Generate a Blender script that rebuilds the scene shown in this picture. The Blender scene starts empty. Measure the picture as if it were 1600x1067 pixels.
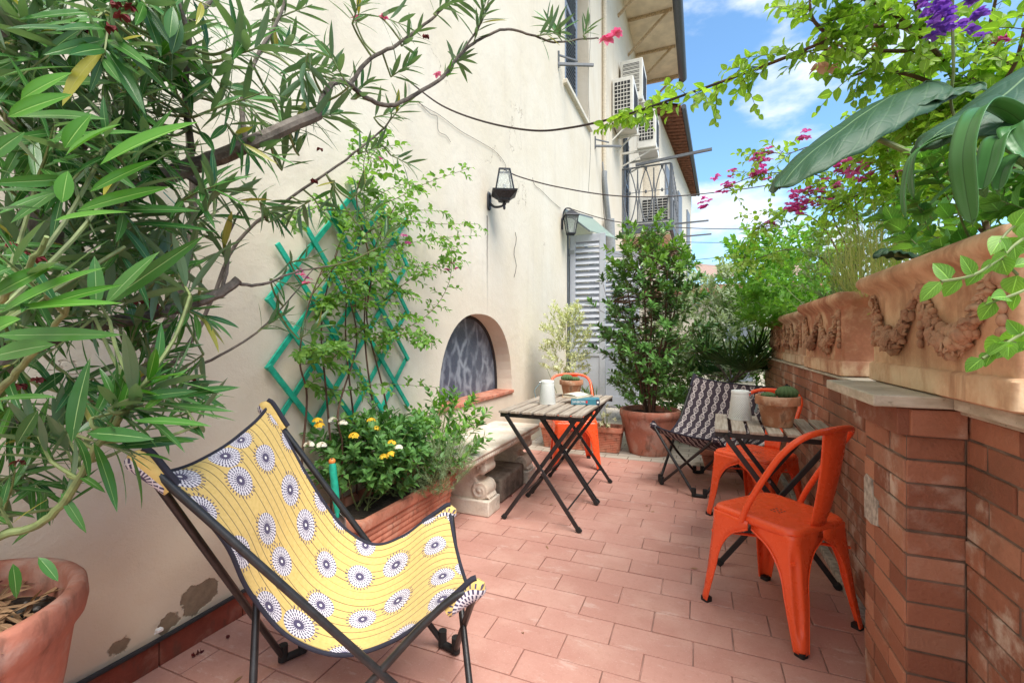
import bpy, math, random
import numpy as np
from mathutils import Vector, Matrix, noise
random.seed(11); RNG = np.random.default_rng(11)
SC = bpy.context.scene; COL = SC.collection
R = math.radians
# ---------------------------------------------------------------- camera
F = 711.0; H = 1.2; SA = math.sin(R(22.5)); CA = math.cos(R(22.5))
cd = bpy.data.cameras.new('camera'); cam = bpy.data.objects.new('camera', cd); COL.objects.link(cam)
cam.location = (0, 0, H); cam.rotation_euler = (R(90), 0, R(22.5))
cd.sensor_width = 36; cd.lens = F/1600*36; cd.shift_y = -3.5/1600; cd.clip_start = .05; cd.clip_end = 3000
SC.camera = cam
def P(u, v, d):                      # a point of the place seen at (u, v) at depth d metres
    xc = (u-800)/F
    return Vector(((xc*CA-SA)*d, (xc*SA+CA)*d, H-(v-530)/F*d))
def onx(u, v, x): return P(u, v, x/((u-800)/F*CA-SA))
def ony(u, v, y): return P(u, v, y/((u-800)/F*SA+CA))
def onz(u, v, z): return P(u, v, (H-z)*F/(v-530))
# ---------------------------------------------------------------- view, world, sun
SC.view_settings.view_transform = 'Standard'; SC.view_settings.look = 'None'
SC.view_settings.exposure = 1.27; SC.view_settings.gamma = 1
SUN_EL, SUN_AZ = R(59), R(128)       # azimuth clockwise from +y
class E:                             # node socket with arithmetic
    def __init__(s, nt, k): s.nt, s.k = nt, k
    def op(s, o, *a, clamp=False):
        n = s.nt.nodes.new('ShaderNodeMath'); n.operation = o; n.use_clamp = clamp
        for i, x in enumerate((s,)+a):
            if isinstance(x, E): s.nt.links.new(x.k, n.inputs[i])
            else: n.inputs[i].default_value = x
        return E(s.nt, n.outputs[0])
    def __add__(s, o): return s.op('ADD', o)
    def __radd__(s, o): return s.op('ADD', o)
    def __sub__(s, o): return s.op('SUBTRACT', o)
    def __rsub__(s, o): return (s*-1)+o
    def __mul__(s, o): return s.op('MULTIPLY', o)
    def __rmul__(s, o): return s.op('MULTIPLY', o)
    def __truediv__(s, o): return s.op('DIVIDE', o)
    def lt(s, o): return s.op('LESS_THAN', o)
    def gt(s, o): return s.op('GREATER_THAN', o)
    def abs(s): return s.op('ABSOLUTE')
    def step(s, a, b):               # smoothstep-like ramp from a (0) to b (1)
        n = s.nt.nodes.new('ShaderNodeMapRange'); n.interpolation_type = 'SMOOTHSTEP'
        s.nt.links.new(s.k, n.inputs[0]); n.inputs[1].default_value = a; n.inputs[2].default_value = b
        return E(s.nt, n.outputs[0])
class M_:                            # material / node tree builder
    def __init__(s, nt): s.nt = nt
    def node(s, t, ins=None, **props):
        n = s.nt.nodes.new(t)
        for k, v in props.items(): setattr(n, k, v)
        for k, v in (ins or {}).items():
            if isinstance(v, E): s.nt.links.new(v.k, n.inputs[k])
            elif isinstance(v, bpy.types.NodeSocket): s.nt.links.new(v, n.inputs[k])
            elif isinstance(v, (tuple, list)) and len(v) == 3 and n.inputs[k].type == 'RGBA': n.inputs[k].default_value = (*v, 1)
            else: n.inputs[k].default_value = v
        return n
    def coord(s, which='Object'): return s.node('ShaderNodeTexCoord').outputs[which]
    def map(s, vec, scale=(1,1,1), loc=(0,0,0), rot=(0,0,0)):
        return s.node('ShaderNodeMapping', {'Vector': vec, 'Scale': scale, 'Location': loc, 'Rotation': rot}).outputs[0]
    def noise(s, vec, scale=5, detail=4, rough=.55, dist=0):
        return E(s.nt, s.node('ShaderNodeTexNoise', {'Vector': vec, 'Scale': scale, 'Detail': detail, 'Roughness': rough, 'Distortion': dist}).outputs[0])
    def xyz(s, vec):
        n = s.node('ShaderNodeSeparateXYZ', {0: vec}); return [E(s.nt, o) for o in n.outputs]
    def mix(s, f, a, b, mode='MIX'):
        n = s.node('ShaderNodeMix', data_type='RGBA', blend_type=mode)
        for i, v in ((0, f), (6, a), (7, b)):
            if isinstance(v, E): s.nt.links.new(v.k, n.inputs[i])
            elif isinstance(v, bpy.types.NodeSocket): s.nt.links.new(v, n.inputs[i])
            elif isinstance(v, (tuple, list)): n.inputs[i].default_value = (*v[:3], 1)
            else: n.inputs[i].default_value = v
        return n.outputs[2]
    def island(s): return E(s.nt, s.node('ShaderNodeNewGeometry').outputs['Random Per Island'])
    def objrand(s): return E(s.nt, s.node('ShaderNodeObjectInfo').outputs['Random'])
    def bump(s, h, strength=.3, dist=.01):
        return s.node('ShaderNodeBump', {'Height': h, 'Strength': strength, 'Distance': dist}).outputs[0]
def mat(name):
    m = bpy.data.materials.new(name); m.use_nodes = True
    b = M_(m.node_tree); b.m = m; b.bsdf = m.node_tree.nodes['Principled BSDF']; b.out = m.node_tree.nodes['Material Output']
    return b
def pset(b, **kw):
    al = {'color': 'Base Color', 'rough': 'Roughness', 'metal': 'Metallic', 'normal': 'Normal', 'spec': 'Specular IOR Level', 'trans': 'Transmission Weight', 'alpha': 'Alpha', 'coat': 'Coat Weight', 'sheen': 'Sheen Weight', 'ior': 'IOR'}
    for k, v in kw.items():
        i = b.bsdf.inputs[al[k]]
        if isinstance(v, E): b.nt.links.new(v.k, i)
        elif isinstance(v, bpy.types.NodeSocket): b.nt.links.new(v, i)
        elif isinstance(v, (tuple, list)): i.default_value = (*v[:3], 1)
        else: i.default_value = v
    return b.m
w = bpy.data.worlds.new('World'); SC.world = w; w.use_nodes = True
wb = M_(w.node_tree); bg = w.node_tree.nodes['Background']
sky = wb.node('ShaderNodeTexSky', sky_type='NISHITA', sun_disc=False, sun_elevation=SUN_EL, sun_rotation=SUN_AZ, altitude=100, air_density=1.0, dust_density=.6, ozone_density=1.6)
wv = wb.coord('Generated'); wx, wy, wz = wb.xyz(wv)
cn = wb.noise(wb.map(wv, (1.0, 1.0, 2.1), (5.33, 1.9, .2)), 4.2, 7, .54)
low = wz.step(.50, .24)              # clouds bank low over the houses ahead
back = wy.step(.1, -.25)              # more clouds added out of view behind the camera, as white fill light
cm = (cn + low*.095 + back*.22 - .05).step(.50, .68)
hz = wz.step(.20, .0)*.4
cm = (cm + hz - cm*hz)
cloud = wb.mix(wb.noise(wb.map(wv, (1, 1, 2.5)), 9, 6, .6).step(.35, .7), (4.7, 5.2, 5.8), (6.1, 6.2, 6.3))
blue = wb.mix(1.0, sky.outputs[0], (1.0, 1.28, 1.36), 'MULTIPLY')
w.node_tree.links.new(wb.mix(cm*.93, blue, cloud), bg.inputs[0]); bg.inputs[1].default_value = .095
sl = bpy.data.lights.new('sun', 'SUN'); so = bpy.data.objects.new('sun', sl); COL.objects.link(so)
sl.energy = 2.5; sl.angle = R(38); sl.color = (1, .95, .87)
so.rotation_euler = (R(90)-SUN_EL, 0, -SUN_AZ + math.pi)
# ---------------------------------------------------------------- mesh helpers
ORG = {}
class MB:
    def __init__(s): s.v, s.f, s.uv = [], [], None
    def add(s, vs, fs):
        o = len(s.v); s.v += [tuple(p) for p in vs]; s.f += [tuple(i+o for i in f) for f in fs]; return s
    def box(s, lo, hi, rot=None, c=None):
        x0, y0, z0 = lo; x1, y1, z1 = hi
        vs = [Vector(p) for p in ((x0,y0,z0),(x1,y0,z0),(x1,y1,z0),(x0,y1,z0),(x0,y0,z1),(x1,y0,z1),(x1,y1,z1),(x0,y1,z1))]
        if rot is not None:
            c = Vector(c) if c is not None else sum(vs, Vector())/8
            vs = [rot @ (p-c) + c for p in vs]
        return s.add(vs, [(0,3,2,1),(4,5,6,7),(0,1,5,4),(1,2,6,5),(2,3,7,6),(3,0,4,7)])
    def bar(s, a, b, w, h, up=(0,0,1), ext=0):   # rectangular bar from a to b
        a, b = Vector(a), Vector(b); t = (b-a).normalized(); a -= t*ext; b += t*ext
        u = Vector(up); sd = t.cross(u).normalized()*w/2; uu = sd.cross(t).normalized()*h/2
        return s.add([a-sd-uu, a+sd-uu, a+sd+uu, a-sd+uu, b-sd-uu, b+sd-uu, b+sd+uu, b-sd+uu], [(3,2,1,0),(4,5,6,7),(0,1,5,4),(1,2,6,5),(2,3,7,6),(3,0,4,7)])
    def tube(s, pts, r, n=8, cap=True, closed=False):
        pts = [Vector(p) for p in pts]; m = len(pts)
        rs = r if isinstance(r, (list, tuple)) else [r]*m
        ts = []
        for i in range(m):
            a = pts[(i-1) % m] if closed else pts[max(i-1, 0)]; b = pts[(i+1) % m] if closed else pts[min(i+1, m-1)]
            t = b-a; ts.append(t.normalized() if t.length > 1e-9 else Vector((0,0,1)))
        u = ts[0].orthogonal().normalized(); vs = []; fs = []
        for i in range(m):
            u = (u - ts[i]*u.dot(ts[i])); u = u.normalized() if u.length > 1e-6 else ts[i].orthogonal().normalized()
            w_ = ts[i].cross(u)
            for k in range(n):
                a = 2*math.pi*k/n; vs.append(pts[i] + (u*math.cos(a)+w_*math.sin(a))*rs[i])
        for i in range(m if closed else m-1):
            j = (i+1) % m
            for k in range(n): fs.append((i*n+k, i*n+(k+1) % n, j*n+(k+1) % n, j*n+k))
        if cap and not closed: fs += [tuple(range(n-1, -1, -1)), tuple(range((m-1)*n, m*n))]
        return s.add(vs, fs)
    def lathe(s, prof, c=(0,0,0), n=32, wob=0, seed=0):
        c = Vector(c); vs = []; fs = []
        for i, (r, z) in enumerate(prof):
            for k in range(n):
                a = 2*math.pi*k/n; q = 1+wob*noise.noise((math.cos(a)*2+seed, math.sin(a)*2, z*8))
                vs.append(c+Vector((r*q*math.cos(a), r*q*math.sin(a), z)))
        for i in range(len(prof)-1):
            for k in range(n): fs.append((i*n+k, i*n+(k+1) % n, (i+1)*n+(k+1) % n, (i+1)*n+k))
        if prof[0][0] > 1e-6: fs.append(tuple(range(n-1, -1, -1)))
        if prof[-1][0] > 1e-6: fs.append(tuple(range((len(prof)-1)*n, len(prof)*n)))
        return s.add(vs, fs)
    def loft(s, levels, c=(0,0,0), rad=.02, n=4, rot=0, cap0=True, cap1=True):   # rounded rectangles (hx, hy, z)
        c = Vector(c); vs = []; fs = []; m = 4*(n+1); cr, sr = math.cos(rot), math.sin(rot)
        for hx, hy, z in levels:
            r_ = min(rad, hx*.9, hy*.9)
            for q, (sx, sy) in enumerate(((1,1),(-1,1),(-1,-1),(1,-1))):
                for k in range(n+1):
                    a = math.pi/2*(q+k/n); x = sx*(hx-r_)+r_*math.cos(a); y = sy*(hy-r_)+r_*math.sin(a)
                    vs.append(c+Vector((x*cr-y*sr, x*sr+y*cr, z)))
        for i in range(len(levels)-1):
            for k in range(m): fs.append((i*m+k, i*m+(k+1) % m, (i+1)*m+(k+1) % m, (i+1)*m+k))
        if cap0: fs.append(tuple(range(m-1, -1, -1)))
        if cap1: fs.append(tuple(range((len(levels)-1)*m, len(levels)*m)))
        return s.add(vs, fs)
    def prism(s, poly, fn, d0, d1):     # polygon (a, b) extruded: fn(a, b, depth) -> point
        n = len(poly)
        vs = [fn(a, b, d0) for a, b in poly]+[fn(a, b, d1) for a, b in poly]
        return s.add(vs, [tuple(range(n-1, -1, -1)), tuple(range(n, 2*n))]+[(i, (i+1) % n, n+(i+1) % n, n+i) for i in range(n)])
    def ball(s, c, r, n=8, m=6, rot=None):
        c = Vector(c); r = Vector(r) if not isinstance(r, (int, float)) else Vector((r,)*3); vs = []; fs = []
        for i in range(m+1):
            t = math.pi*i/m
            for k in range(n):
                a = 2*math.pi*k/n; p = Vector((r.x*math.sin(t)*math.cos(a), r.y*math.sin(t)*math.sin(a), r.z*math.cos(t)))
                vs.append(c+(rot @ p if rot is not None else p))
        for i in range(m):
            for k in range(n): fs.append((i*n+k, (i+1)*n+k, (i+1)*n+(k+1) % n, i*n+(k+1) % n))
        return s.add(vs, fs)
    def grid(s, fn, nu, nv, uvfn=None):
        o = len(s.v); vs = [fn(i/nu, j/nv) for j in range(nv+1) for i in range(nu+1)]
        s.add(vs, [(j*(nu+1)+i, j*(nu+1)+i+1, (j+1)*(nu+1)+i+1, (j+1)*(nu+1)+i) for j in range(nv) for i in range(nu)])
        if s.uv is None: s.uv = {}
        for j in range(nv+1):
            for i in range(nu+1): s.uv[o+j*(nu+1)+i] = uvfn(i/nu, j/nv) if uvfn else (i/nu, j/nv)
        return s
def link(name, me, parent):
    o = bpy.data.objects.new(name, me); COL.objects.link(o)
    if parent is not None: o.parent = parent
    return o
def obj(name, mb, m, parent=None, smooth=True, angle=38, bevel=0, solid=0, sub=0, remesh=0, kind=None):
    org = ORG.get(parent.name, Vector()) if parent is not None else Vector()
    me = bpy.data.meshes.new(name); me.from_pydata([tuple(Vector(p)-org) for p in mb.v], [], mb.f)
    if mb.uv:
        ul = me.uv_layers.new(); li = np.zeros(len(me.loops), dtype=np.int32); me.loops.foreach_get('vertex_index', li)
        arr = np.array([mb.uv.get(i, (0, 0)) for i in range(len(mb.v))], dtype=np.float32)
        ul.data.foreach_set('uv', arr[li].ravel())
    me.materials.append(m); me.update()
    if smooth:
        me.shade_smooth()
        if angle < 180: me.set_sharp_from_angle(angle=R(angle))
    o = link(name, me, parent); ORG[o.name] = org
    if remesh:
        d = o.modifiers.new('remesh', 'REMESH'); d.mode = 'VOXEL'; d.voxel_size = remesh; d.use_smooth_shade = True
        d2 = o.modifiers.new('smooth', 'SMOOTH'); d2.iterations = 2; d2.factor = .4
    if solid: d = o.modifiers.new('solid', 'SOLIDIFY'); d.thickness = solid; d.offset = 0
    if sub: d = o.modifiers.new('sub', 'SUBSURF'); d.levels = sub; d.render_levels = sub
    if bevel: d = o.modifiers.new('bevel', 'BEVEL'); d.width = bevel; d.segments = 2; d.limit_method = 'ANGLE'; d.angle_limit = R(35)
    if kind: o['kind'] = kind
    return o
def thing(name, label, cat, loc=(0,0,0), group=None):
    o = bpy.data.objects.new(name, None); COL.objects.link(o); o.location = loc; o.empty_display_size = .1
    ORG[o.name] = Vector(loc); o['label'] = label; o['category'] = cat
    if group: o['group'] = group
    return o
def tag(o, label, cat, group=None):
    o['label'] = label; o['category'] = cat
    if group: o['group'] = group
    return o
def dup(root, loc, rz=0, label=None, group=None):
    def cp(o, p):
        c = o.copy(); COL.objects.link(c)
        if p is not None: c.parent = p
        for ch in list(o.children): cp(ch, c)
        return c
    r = cp(root, None); r.location = loc; r.rotation_euler = (0, 0, rz)
    if label: r['label'] = label
    if group: r['group'] = group
    return r
def catmull(pts, k=6):
    pts = [Vector(p) for p in pts]; out = []
    for i in range(len(pts)-1):
        a = pts[max(i-1, 0)]; b = pts[i]; c = pts[i+1]; d = pts[min(i+2, len(pts)-1)]
        for j in range(k):
            t = j/k
            out.append(.5*((2*b)+(c-a)*t+(2*a-5*b+4*c-d)*t*t+(3*b-a-3*c+d)*t**3))
    out.append(pts[-1]); return out
# ---------------------------------------------------------------- leaves (vectorised)
def prof_lance(t): return np.sin(np.pi*np.clip(t, 0, 1)**.85)**.8
def prof_ovate(t): return np.where(t < .32, np.sin(np.pi/2*np.clip(t/.32, 0, 1))**.7, np.cos(np.pi/2*np.clip((t-.32)/.68, 0, 1))**.85)
def prof_strap(t): return np.clip(np.minimum(1, .55+t*3)*np.where(t > .72, np.sqrt(np.clip((1-t)/.28, 0, 1)), 1), 0, 1)
def prof_lobed(t): return np.clip(prof_ovate(t)*(1+.22*np.sin(t*26)), 0, 1.3)
PROF = {'lance': prof_lance, 'ovate': prof_ovate, 'strap': prof_strap, 'lobed': prof_lobed}
def leaf_mesh(name, L, shape, seg=4, fold=.18):
    # L rows: base3, dir3, up3, length, width, curl(rad over length), twist
    A = np.array(L, dtype=np.float64); n = len(A)
    base, d, up = A[:, 0:3], A[:, 3:6].copy(), A[:, 6:9].copy(); ln, wd, curl, tw = A[:, 9], A[:, 10], A[:, 11], A[:, 12]
    d /= np.linalg.norm(d, axis=1, keepdims=True)+1e-9
    sd = np.cross(d, up); sd /= np.linalg.norm(sd, axis=1, keepdims=True)+1e-9
    nm = np.cross(sd, d)
    t = np.linspace(0, 1, seg+1); pr = PROF[shape](t)
    V = np.zeros((n, seg+1, 3, 3)); pos = base.copy()
    for i in range(seg+1):
        if i:
            a = -curl*(t[i-1]+t[i])/2
            pos = pos+(d*np.cos(a)[:, None]+nm*np.sin(a)[:, None])*(ln/seg)[:, None]
        a = -curl*t[i]; nn = nm*np.cos(a)[:, None]-d*np.sin(a)[:, None]
        b = tw*t[i]; s2 = sd*np.cos(b)[:, None]+nn*np.sin(b)[:, None]; n2 = nn*np.cos(b)[:, None]-sd*np.sin(b)[:, None]
        hw = (wd/2*pr[i])[:, None]
        V[:, i, 1] = pos; V[:, i, 0] = pos-s2*hw+n2*hw*fold*2; V[:, i, 2] = pos+s2*hw+n2*hw*fold*2
    nv = (seg+1)*3
    q = []
    for i in range(seg):
        for k in (0, 1): q.append((i*3+k, i*3+k+1, (i+1)*3+k+1, (i+1)*3+k))
    q = np.array(q, dtype=np.int32)
    Q = (q[None]+(np.arange(n, dtype=np.int32)*nv)[:, None, None]).reshape(-1, 4)
    uv1 = np.array([(k/2, t[i]) for i in range(seg+1) for k in range(3)], dtype=np.float32)
    me = bpy.data.meshes.new(name); me.vertices.add(n*nv); me.vertices.foreach_set('co', V.reshape(-1).astype(np.float32))
    me.loops.add(Q.size); me.loops.foreach_set('vertex_index', Q.ravel())
    me.polygons.add(len(Q)); me.polygons.foreach_set('loop_start', np.arange(len(Q), dtype=np.int32)*4)
    me.polygons.foreach_set('use_smooth', np.ones(len(Q), dtype=bool))
    ul = me.uv_layers.new(); ul.data.foreach_set('uv', uv1[(Q % nv).ravel()].ravel())
    me.update(calc_edges=True); me.validate(); return me
def foliage(name, L, shape, m, parent=None, seg=4, fold=.18):
    org = ORG.get(parent.name, Vector()) if parent is not None else Vector()
    A = np.array(L, dtype=np.float64); A[:, 0:3] -= np.array(org)
    me = leaf_mesh(name, A, shape, seg, fold); me.materials.append(m)
    o = link(name, me, parent); ORG[o.name] = org; return o
def rv(s=1.0): return Vector((random.uniform(-s, s), random.uniform(-s, s), random.uniform(-s, s)))
def leafrow(L, b, d, l, w, up=None, curl=.4, tw=0):
    d = Vector(d)
    if up is None: up = Vector((0, 0, 1))
    up = Vector(up)
    if abs(d.normalized().dot(up.normalized())) > .97: up = Vector((.3, .7, .2))
    L.append((*b, *d, *up, l, w, curl, tw))
def sprig(L, tw, b, d, length, n, l, w, ang=55, curl=.4, droop=.3, r=.0015, whorl=1, jit=.25, t0=.15, tip=True, upj=.3):
    # a twig from b along d that droops, with leaves along it
    b = Vector(b); d = Vector(d).normalized(); pts = [b.copy()]; k = 5; p = b.copy(); dd = d.copy()
    for i in range(k):
        dd = (dd+Vector((0, 0, -droop/k))+rv(.06)).normalized(); p = p+dd*length/k; pts.append(p.copy())
    if tw is not None and r > 0: tw.tube(pts, [r*(1-.6*i/k) for i in range(k+1)], 5, cap=False)
    ph = random.uniform(0, 6.28)
    for i in range(n):
        t = t0+(1-t0)*(i//whorl*whorl)/max(n-1, 1); t = min(t, 1); f = t*k; j = min(int(f), k-1); q = pts[j].lerp(pts[j+1], f-j)
        ax = (pts[j+1]-pts[j]).normalized(); s = ax.orthogonal().normalized(); c = ax.cross(s)
        a = ph+i*(2.4 if whorl == 1 else 2*math.pi/whorl)+((i//whorl)*.9 if whorl > 1 else 0)+random.uniform(-jit, jit)
        rad = s*math.cos(a)+c*math.sin(a); an = R(ang*(1-.45*t)+random.uniform(-12, 12))
        ld = ax*math.cos(an)+rad*math.sin(an)
        up = (ax*math.sin(an)-rad*math.cos(an))*.6+Vector((0, 0, 1))+rv(upj)
        sc = random.uniform(.72, 1.1)*(1-.35*max(0, t-.75)/.25)
        leafrow(L, q, ld, l*sc, w*sc*random.uniform(.85, 1.1), up, curl*random.uniform(.3, 1.6), random.uniform(-.4, .4))
    return pts
# ---------------------------------------------------------------- materials
def simple(name, col, rough=.5, metal=0, var=.12, scale=30, bump=0, bscale=200, spec=.5):
    b = mat(name); c = b.coord(); n = b.noise(c, scale, 5)
    k = {'color': b.mix(n.step(.3, .7), tuple(x*(1-var) for x in col), tuple(min(1, x*(1+var)) for x in col)), 'rough': rough, 'metal': metal, 'spec': spec}
    if bump: k['normal'] = b.bump(b.noise(c, bscale, 4), bump, .004)
    return pset(b, **k)
def leafmat(name, dark, light, rib=None, rough=.38, trans=.28, ribw=.035, back=None, veins=0, variegate=None, yellowed=0):
    b = mat(name); uv = b.coord('UV'); ux, uy, _ = b.xyz(uv); rnd = b.island()
    n = b.noise(b.coord('Object'), 14, 3)
    col = b.mix((rnd*.75+n*.25), dark, light)
    if rib is None: rib = tuple(min(1, x*1.6+.03) for x in light)
    cx = (ux-.5).abs()
    if variegate: col = b.mix((cx+n*.3-.15).step(.10, .18), col, variegate)
    if veins:
        v = ((uy*veins - cx*veins*.9).op('FRACT')-.5).abs().step(.10, .02)*(cx.step(.0, .1))
        col = b.mix(v*(.16 if veins >= 8 else .45), col, rib)
    col = b.mix(cx.step(ribw, ribw*.3), col, rib)
    if back:
        bf = E(b.nt, b.node('ShaderNodeNewGeometry').outputs['Backfacing']); col = b.mix(bf, col, back)
    h = cx.step(0, .12)
    if veins >= 8: h = h-v*.8-E(b.nt, b.node('ShaderNodeTexVoronoi', {'Vector': b.map(uv, (7, 11, 1)), 'Scale': 1.0}, feature='DISTANCE_TO_EDGE').outputs[0]).step(.10, .0)*1.2+b.noise(b.coord('Object'), 60, 3)*.4
    if yellowed: col = b.mix(rnd.gt(1-yellowed)*.8, col, (.42, .36, .06))
    pset(b, color=col, rough=rough, spec=.45, normal=b.bump(h, .25, .002))
    tl = b.node('ShaderNodeBsdfTranslucent', {0: b.mix(1, col, (1.25, 1.35, .55), 'MULTIPLY')})
    mx = b.node('ShaderNodeMixShader', {0: trans, 1: b.bsdf.outputs[0], 2: tl.outputs[0]})
    b.nt.links.new(mx.outputs[0], b.out.inputs[0]); return b.m
def petalmat(name, a, c, trans=.35):
    b = mat(name); col = b.mix(b.island(), a, c); pset(b, color=col, rough=.6, spec=.2)
    tl = b.node('ShaderNodeBsdfTranslucent', {0: col}); mx = b.node('ShaderNodeMixShader', {0: trans, 1: b.bsdf.outputs[0], 2: tl.outputs[0]})
    b.nt.links.new(mx.outputs[0], b.out.inputs[0]); return b.m
def terracotta(name, base, stain=(.62, .55, .45), amt=.5, dark=(.10, .055, .04), scale=1.0, tint=None):
    b = mat(name); c = b.coord(); n = b.noise(c, 5*scale, 8, .62, .4); n2 = b.noise(b.map(c, (1, 1, .35)), 14*scale, 7, .6); n3 = b.noise(c, 60*scale, 5)
    col = b.mix(b.noise(c, 2.2*scale, 5).step(.3, .7), tuple(x*.72 for x in base), tuple(min(1, x*1.2) for x in base))
    col = b.mix(n.step(.46, .64)*amt, col, stain)
    col = b.mix(n2.step(.52, .68)*.55, col, dark)
    col = b.mix(n3.step(.45, .75)*.18, col, tuple(min(1, x*1.5) for x in base))
    if tint:
        zz = b.xyz(c)[2]; col = b.mix(zz.step(.12, .015)*b.noise(b.map(c, (1, 1, .6)), 9, 7, .65).step(.35, .6)*.75, col, (.68, .56, .42)); col = b.mix(b.noise(b.map(c, (1, 1, .10)), 13, 6, .65).step(.54, .66)*.5, col, (.30, .17, .11))
        col = b.mix(b.noise(c, 3.5, 8, .7).step(.50, .62)*.55, col, (.66, .47, .34))
    if tint: col = b.mix(b.objrand().step(.2, .8)*.8, col, b.mix(1.0, col, tint, 'MULTIPLY'))
    return pset(b, color=col, rough=.86, spec=.25, normal=b.bump(n3+n*.8, .45, .005))
MAT = {}
# stucco of the house, with cracks, streaks and three spots of lost plaster (local coordinates = world)
b = mat('cream_stucco'); c = b.coord(); x, y, z = b.xyz(c)
n1 = b.noise(c, 1.1, 6, .6); n2 = b.noise(b.map(c, (1, 1, .12)), 6, 6, .6); fine = b.noise(c, 130, 5, .65); med = b.noise(c, 24, 4)
col = b.mix(n1.step(.3, .72), (.69, .61, .485), (.74, .675, .57))
col = b.mix(n2.step(.52, .75)*.35, col, (.56, .49, .41))
col = b.mix(z.step(.95, .15)*b.noise(c, 3, 6).step(.1, .6)*.45, col, (.66, .52, .34))        # warm tan shading painted in toward the foot of the wall
wv_ = b.noise(c, 1.3, 4, .5)
crk = b.node('ShaderNodeTexVoronoi', {'Vector': b.node('ShaderNodeVectorMath', {0: c, 1: b.node('ShaderNodeTexNoise', {'Vector': c, 'Scale': 4, 'Detail': 5}).outputs[1]}, operation='ADD').outputs[0], 'Scale': .55}, feature='DISTANCE_TO_EDGE')
ck = E(b.nt, crk.outputs[0]).step(.004, .001)*wv_.step(.56, .66)
col = b.mix(ck*.75, col, (.33, .27, .2))
lost = None
for (py, pz, r_) in ((1.20, .17, .072), (1.09, .14, .038), (.93, .15, .026), (1.42, .14, .03)):
    dx = (y-py); dz = (z-pz); q = (dx*dx+dz*dz*1.25).op('SQRT')+(b.noise(c, 13, 6)-.5)*.11
    k = q.step(r_, r_-.006); lost = k if lost is None else lost.op('MAXIMUM', k)
col = b.mix(lost, col, b.mix(b.noise(c, 40, 5), (.17, .13, .09), (.36, .28, .19)))
for (py, zt, l_) in ((3.86, 2.36, 1.1),):   # rust run below the lamp
    k = ((y-py)+(b.noise(b.map(c, (1, 1, 4)), 3, 3)-.5)*.03).abs().step(.022, .006)*z.step(zt-l_, zt-.05)*z.lt(zt)
    col = b.mix(k*.75, col, (.16, .13, .11))
MAT['stucco'] = pset(b, color=col, rough=.92, spec=.2, normal=b.bump(fine*.5+med*.6+b.noise(c, 7, 5)*1.6-lost*3-ck*1.5, .55, .006))
MAT['trim'] = simple('pale_plaster_trim', (.70, .64, .54), .9, bump=.2)
MAT['soffit'] = simple('cream_soffit', (.80, .68, .52), .9, bump=.1, scale=3)
MAT['beam'] = simple('weathered_beam', (.50, .36, .22), .85, var=.3)
# floor tiles: one random tone per tile
b = mat('terracotta_floor_tile'); c = b.coord(); rnd = b.island()
n = b.noise(c, 3.2, 7, .62); g = b.noise(c, 45, 6, .7)
col = b.mix(rnd, (.45, .225, .18), (.505, .265, .215))
col = b.mix(n.step(.42, .68)*.6, col, (.57, .34, .275))
col = b.mix(g.step(.5, .75)*.35, col, (.30, .13, .09))
col = b.mix(b.noise(c, 1.7, 8, .7).step(.5, .68)*.45, col, (.38, .18, .135))
col = b.mix(b.noise(b.map(c, (1, 3, 1)), 5, 9, .75).step(.56, .66)*.5, col, (.62, .45, .39))
col = b.mix(b.noise(c, 160, 3).step(.58, .72)*.5, col, (.60, .42, .36))
MAT['tile'] = pset(b, color=col, rough=(n*.3+.5), spec=.35, normal=b.bump(g, .2, .002))
MAT['grout'] = simple('floor_grout', (.42, .25, .20), .95, var=.35, scale=8)
b = mat('pale_paving'); c = b.coord(); n = b.noise(c, 5, 7)
br = b.node('ShaderNodeTexBrick', {'Vector': c, 'Color1': (.50, .45, .38), 'Color2': (.42, .37, .31), 'Mortar': (.2, .17, .14), 'Scale': 2.2, 'Mortar Size': .012})
MAT['paving'] = pset(b, color=b.mix(n.step(.4, .75)*.4, br.outputs[0], (.25, .21, .17)), rough=.85)
# brick
b = mat('red_brick'); c = b.coord(); rnd = b.island(); n = b.noise(c, 7, 7, .65); g = b.noise(c, 70, 5, .65)
x, y, z = b.xyz(c)
col = b.mix(rnd, (.24, .092, .058), (.46, .20, .125))
col = b.mix((rnd*7.3).op('FRACT').step(.6, .95)*.35, col, (.50, .29, .20))
col = b.mix(b.noise(c, 2.6, 7, .7).step(.46, .68)*.55, col, (.21, .10, .065))
sm = n.step(.47, .66)*b.noise(c, 3.0, 4).step(.42, .62)
col = b.mix(sm*.85, col, (.62, .52, .44))
col = b.mix(y.step(2.2, 3.8)*.6, col, (.50, .34, .18))     # yellower old bricks in the far stretch
col = b.mix(g.step(.6, .8)*.35, col, (.12, .05, .03))
MAT['brick'] = pset(b, color=col, rough=.86, spec=.3, normal=b.bump(g*.8+n*1.2+b.noise(c, 28, 6, .7), .75, .006))
MAT['mortar'] = simple('old_mortar', (.16, .11, .085), .95, var=.4, scale=12, bump=.4)
MAT['render'] = simple('broken_grey_render', (.40, .37, .33), .95, var=.35, scale=40, bump=.6, bscale=90)
b = mat('travertine'); c = b.coord(); n = b.noise(b.map(c, (1, 1, 3)), 9, 8, .65)
col = b.mix(n.step(.35, .7), (.40, .35, .27), (.62, .56, .47)); col = b.mix(b.noise(c, 90, 3).step(.6, .72)*.6, col, (.2, .17, .12))
MAT['travertine'] = pset(b, color=col, rough=.8, normal=b.bump(n, .5, .006))
MAT['urn'] = terracotta('planter_terracotta', (.53, .33, .22), tint=(1.12, 1.02, .88), stain=(.64, .50, .36), amt=.85, dark=(.30, .14, .085))
UK = dict(dark=(.30, .14, .085), tint=(1.12, 1.02, .88), stain=(.64, .50, .36), amt=.85)
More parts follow.
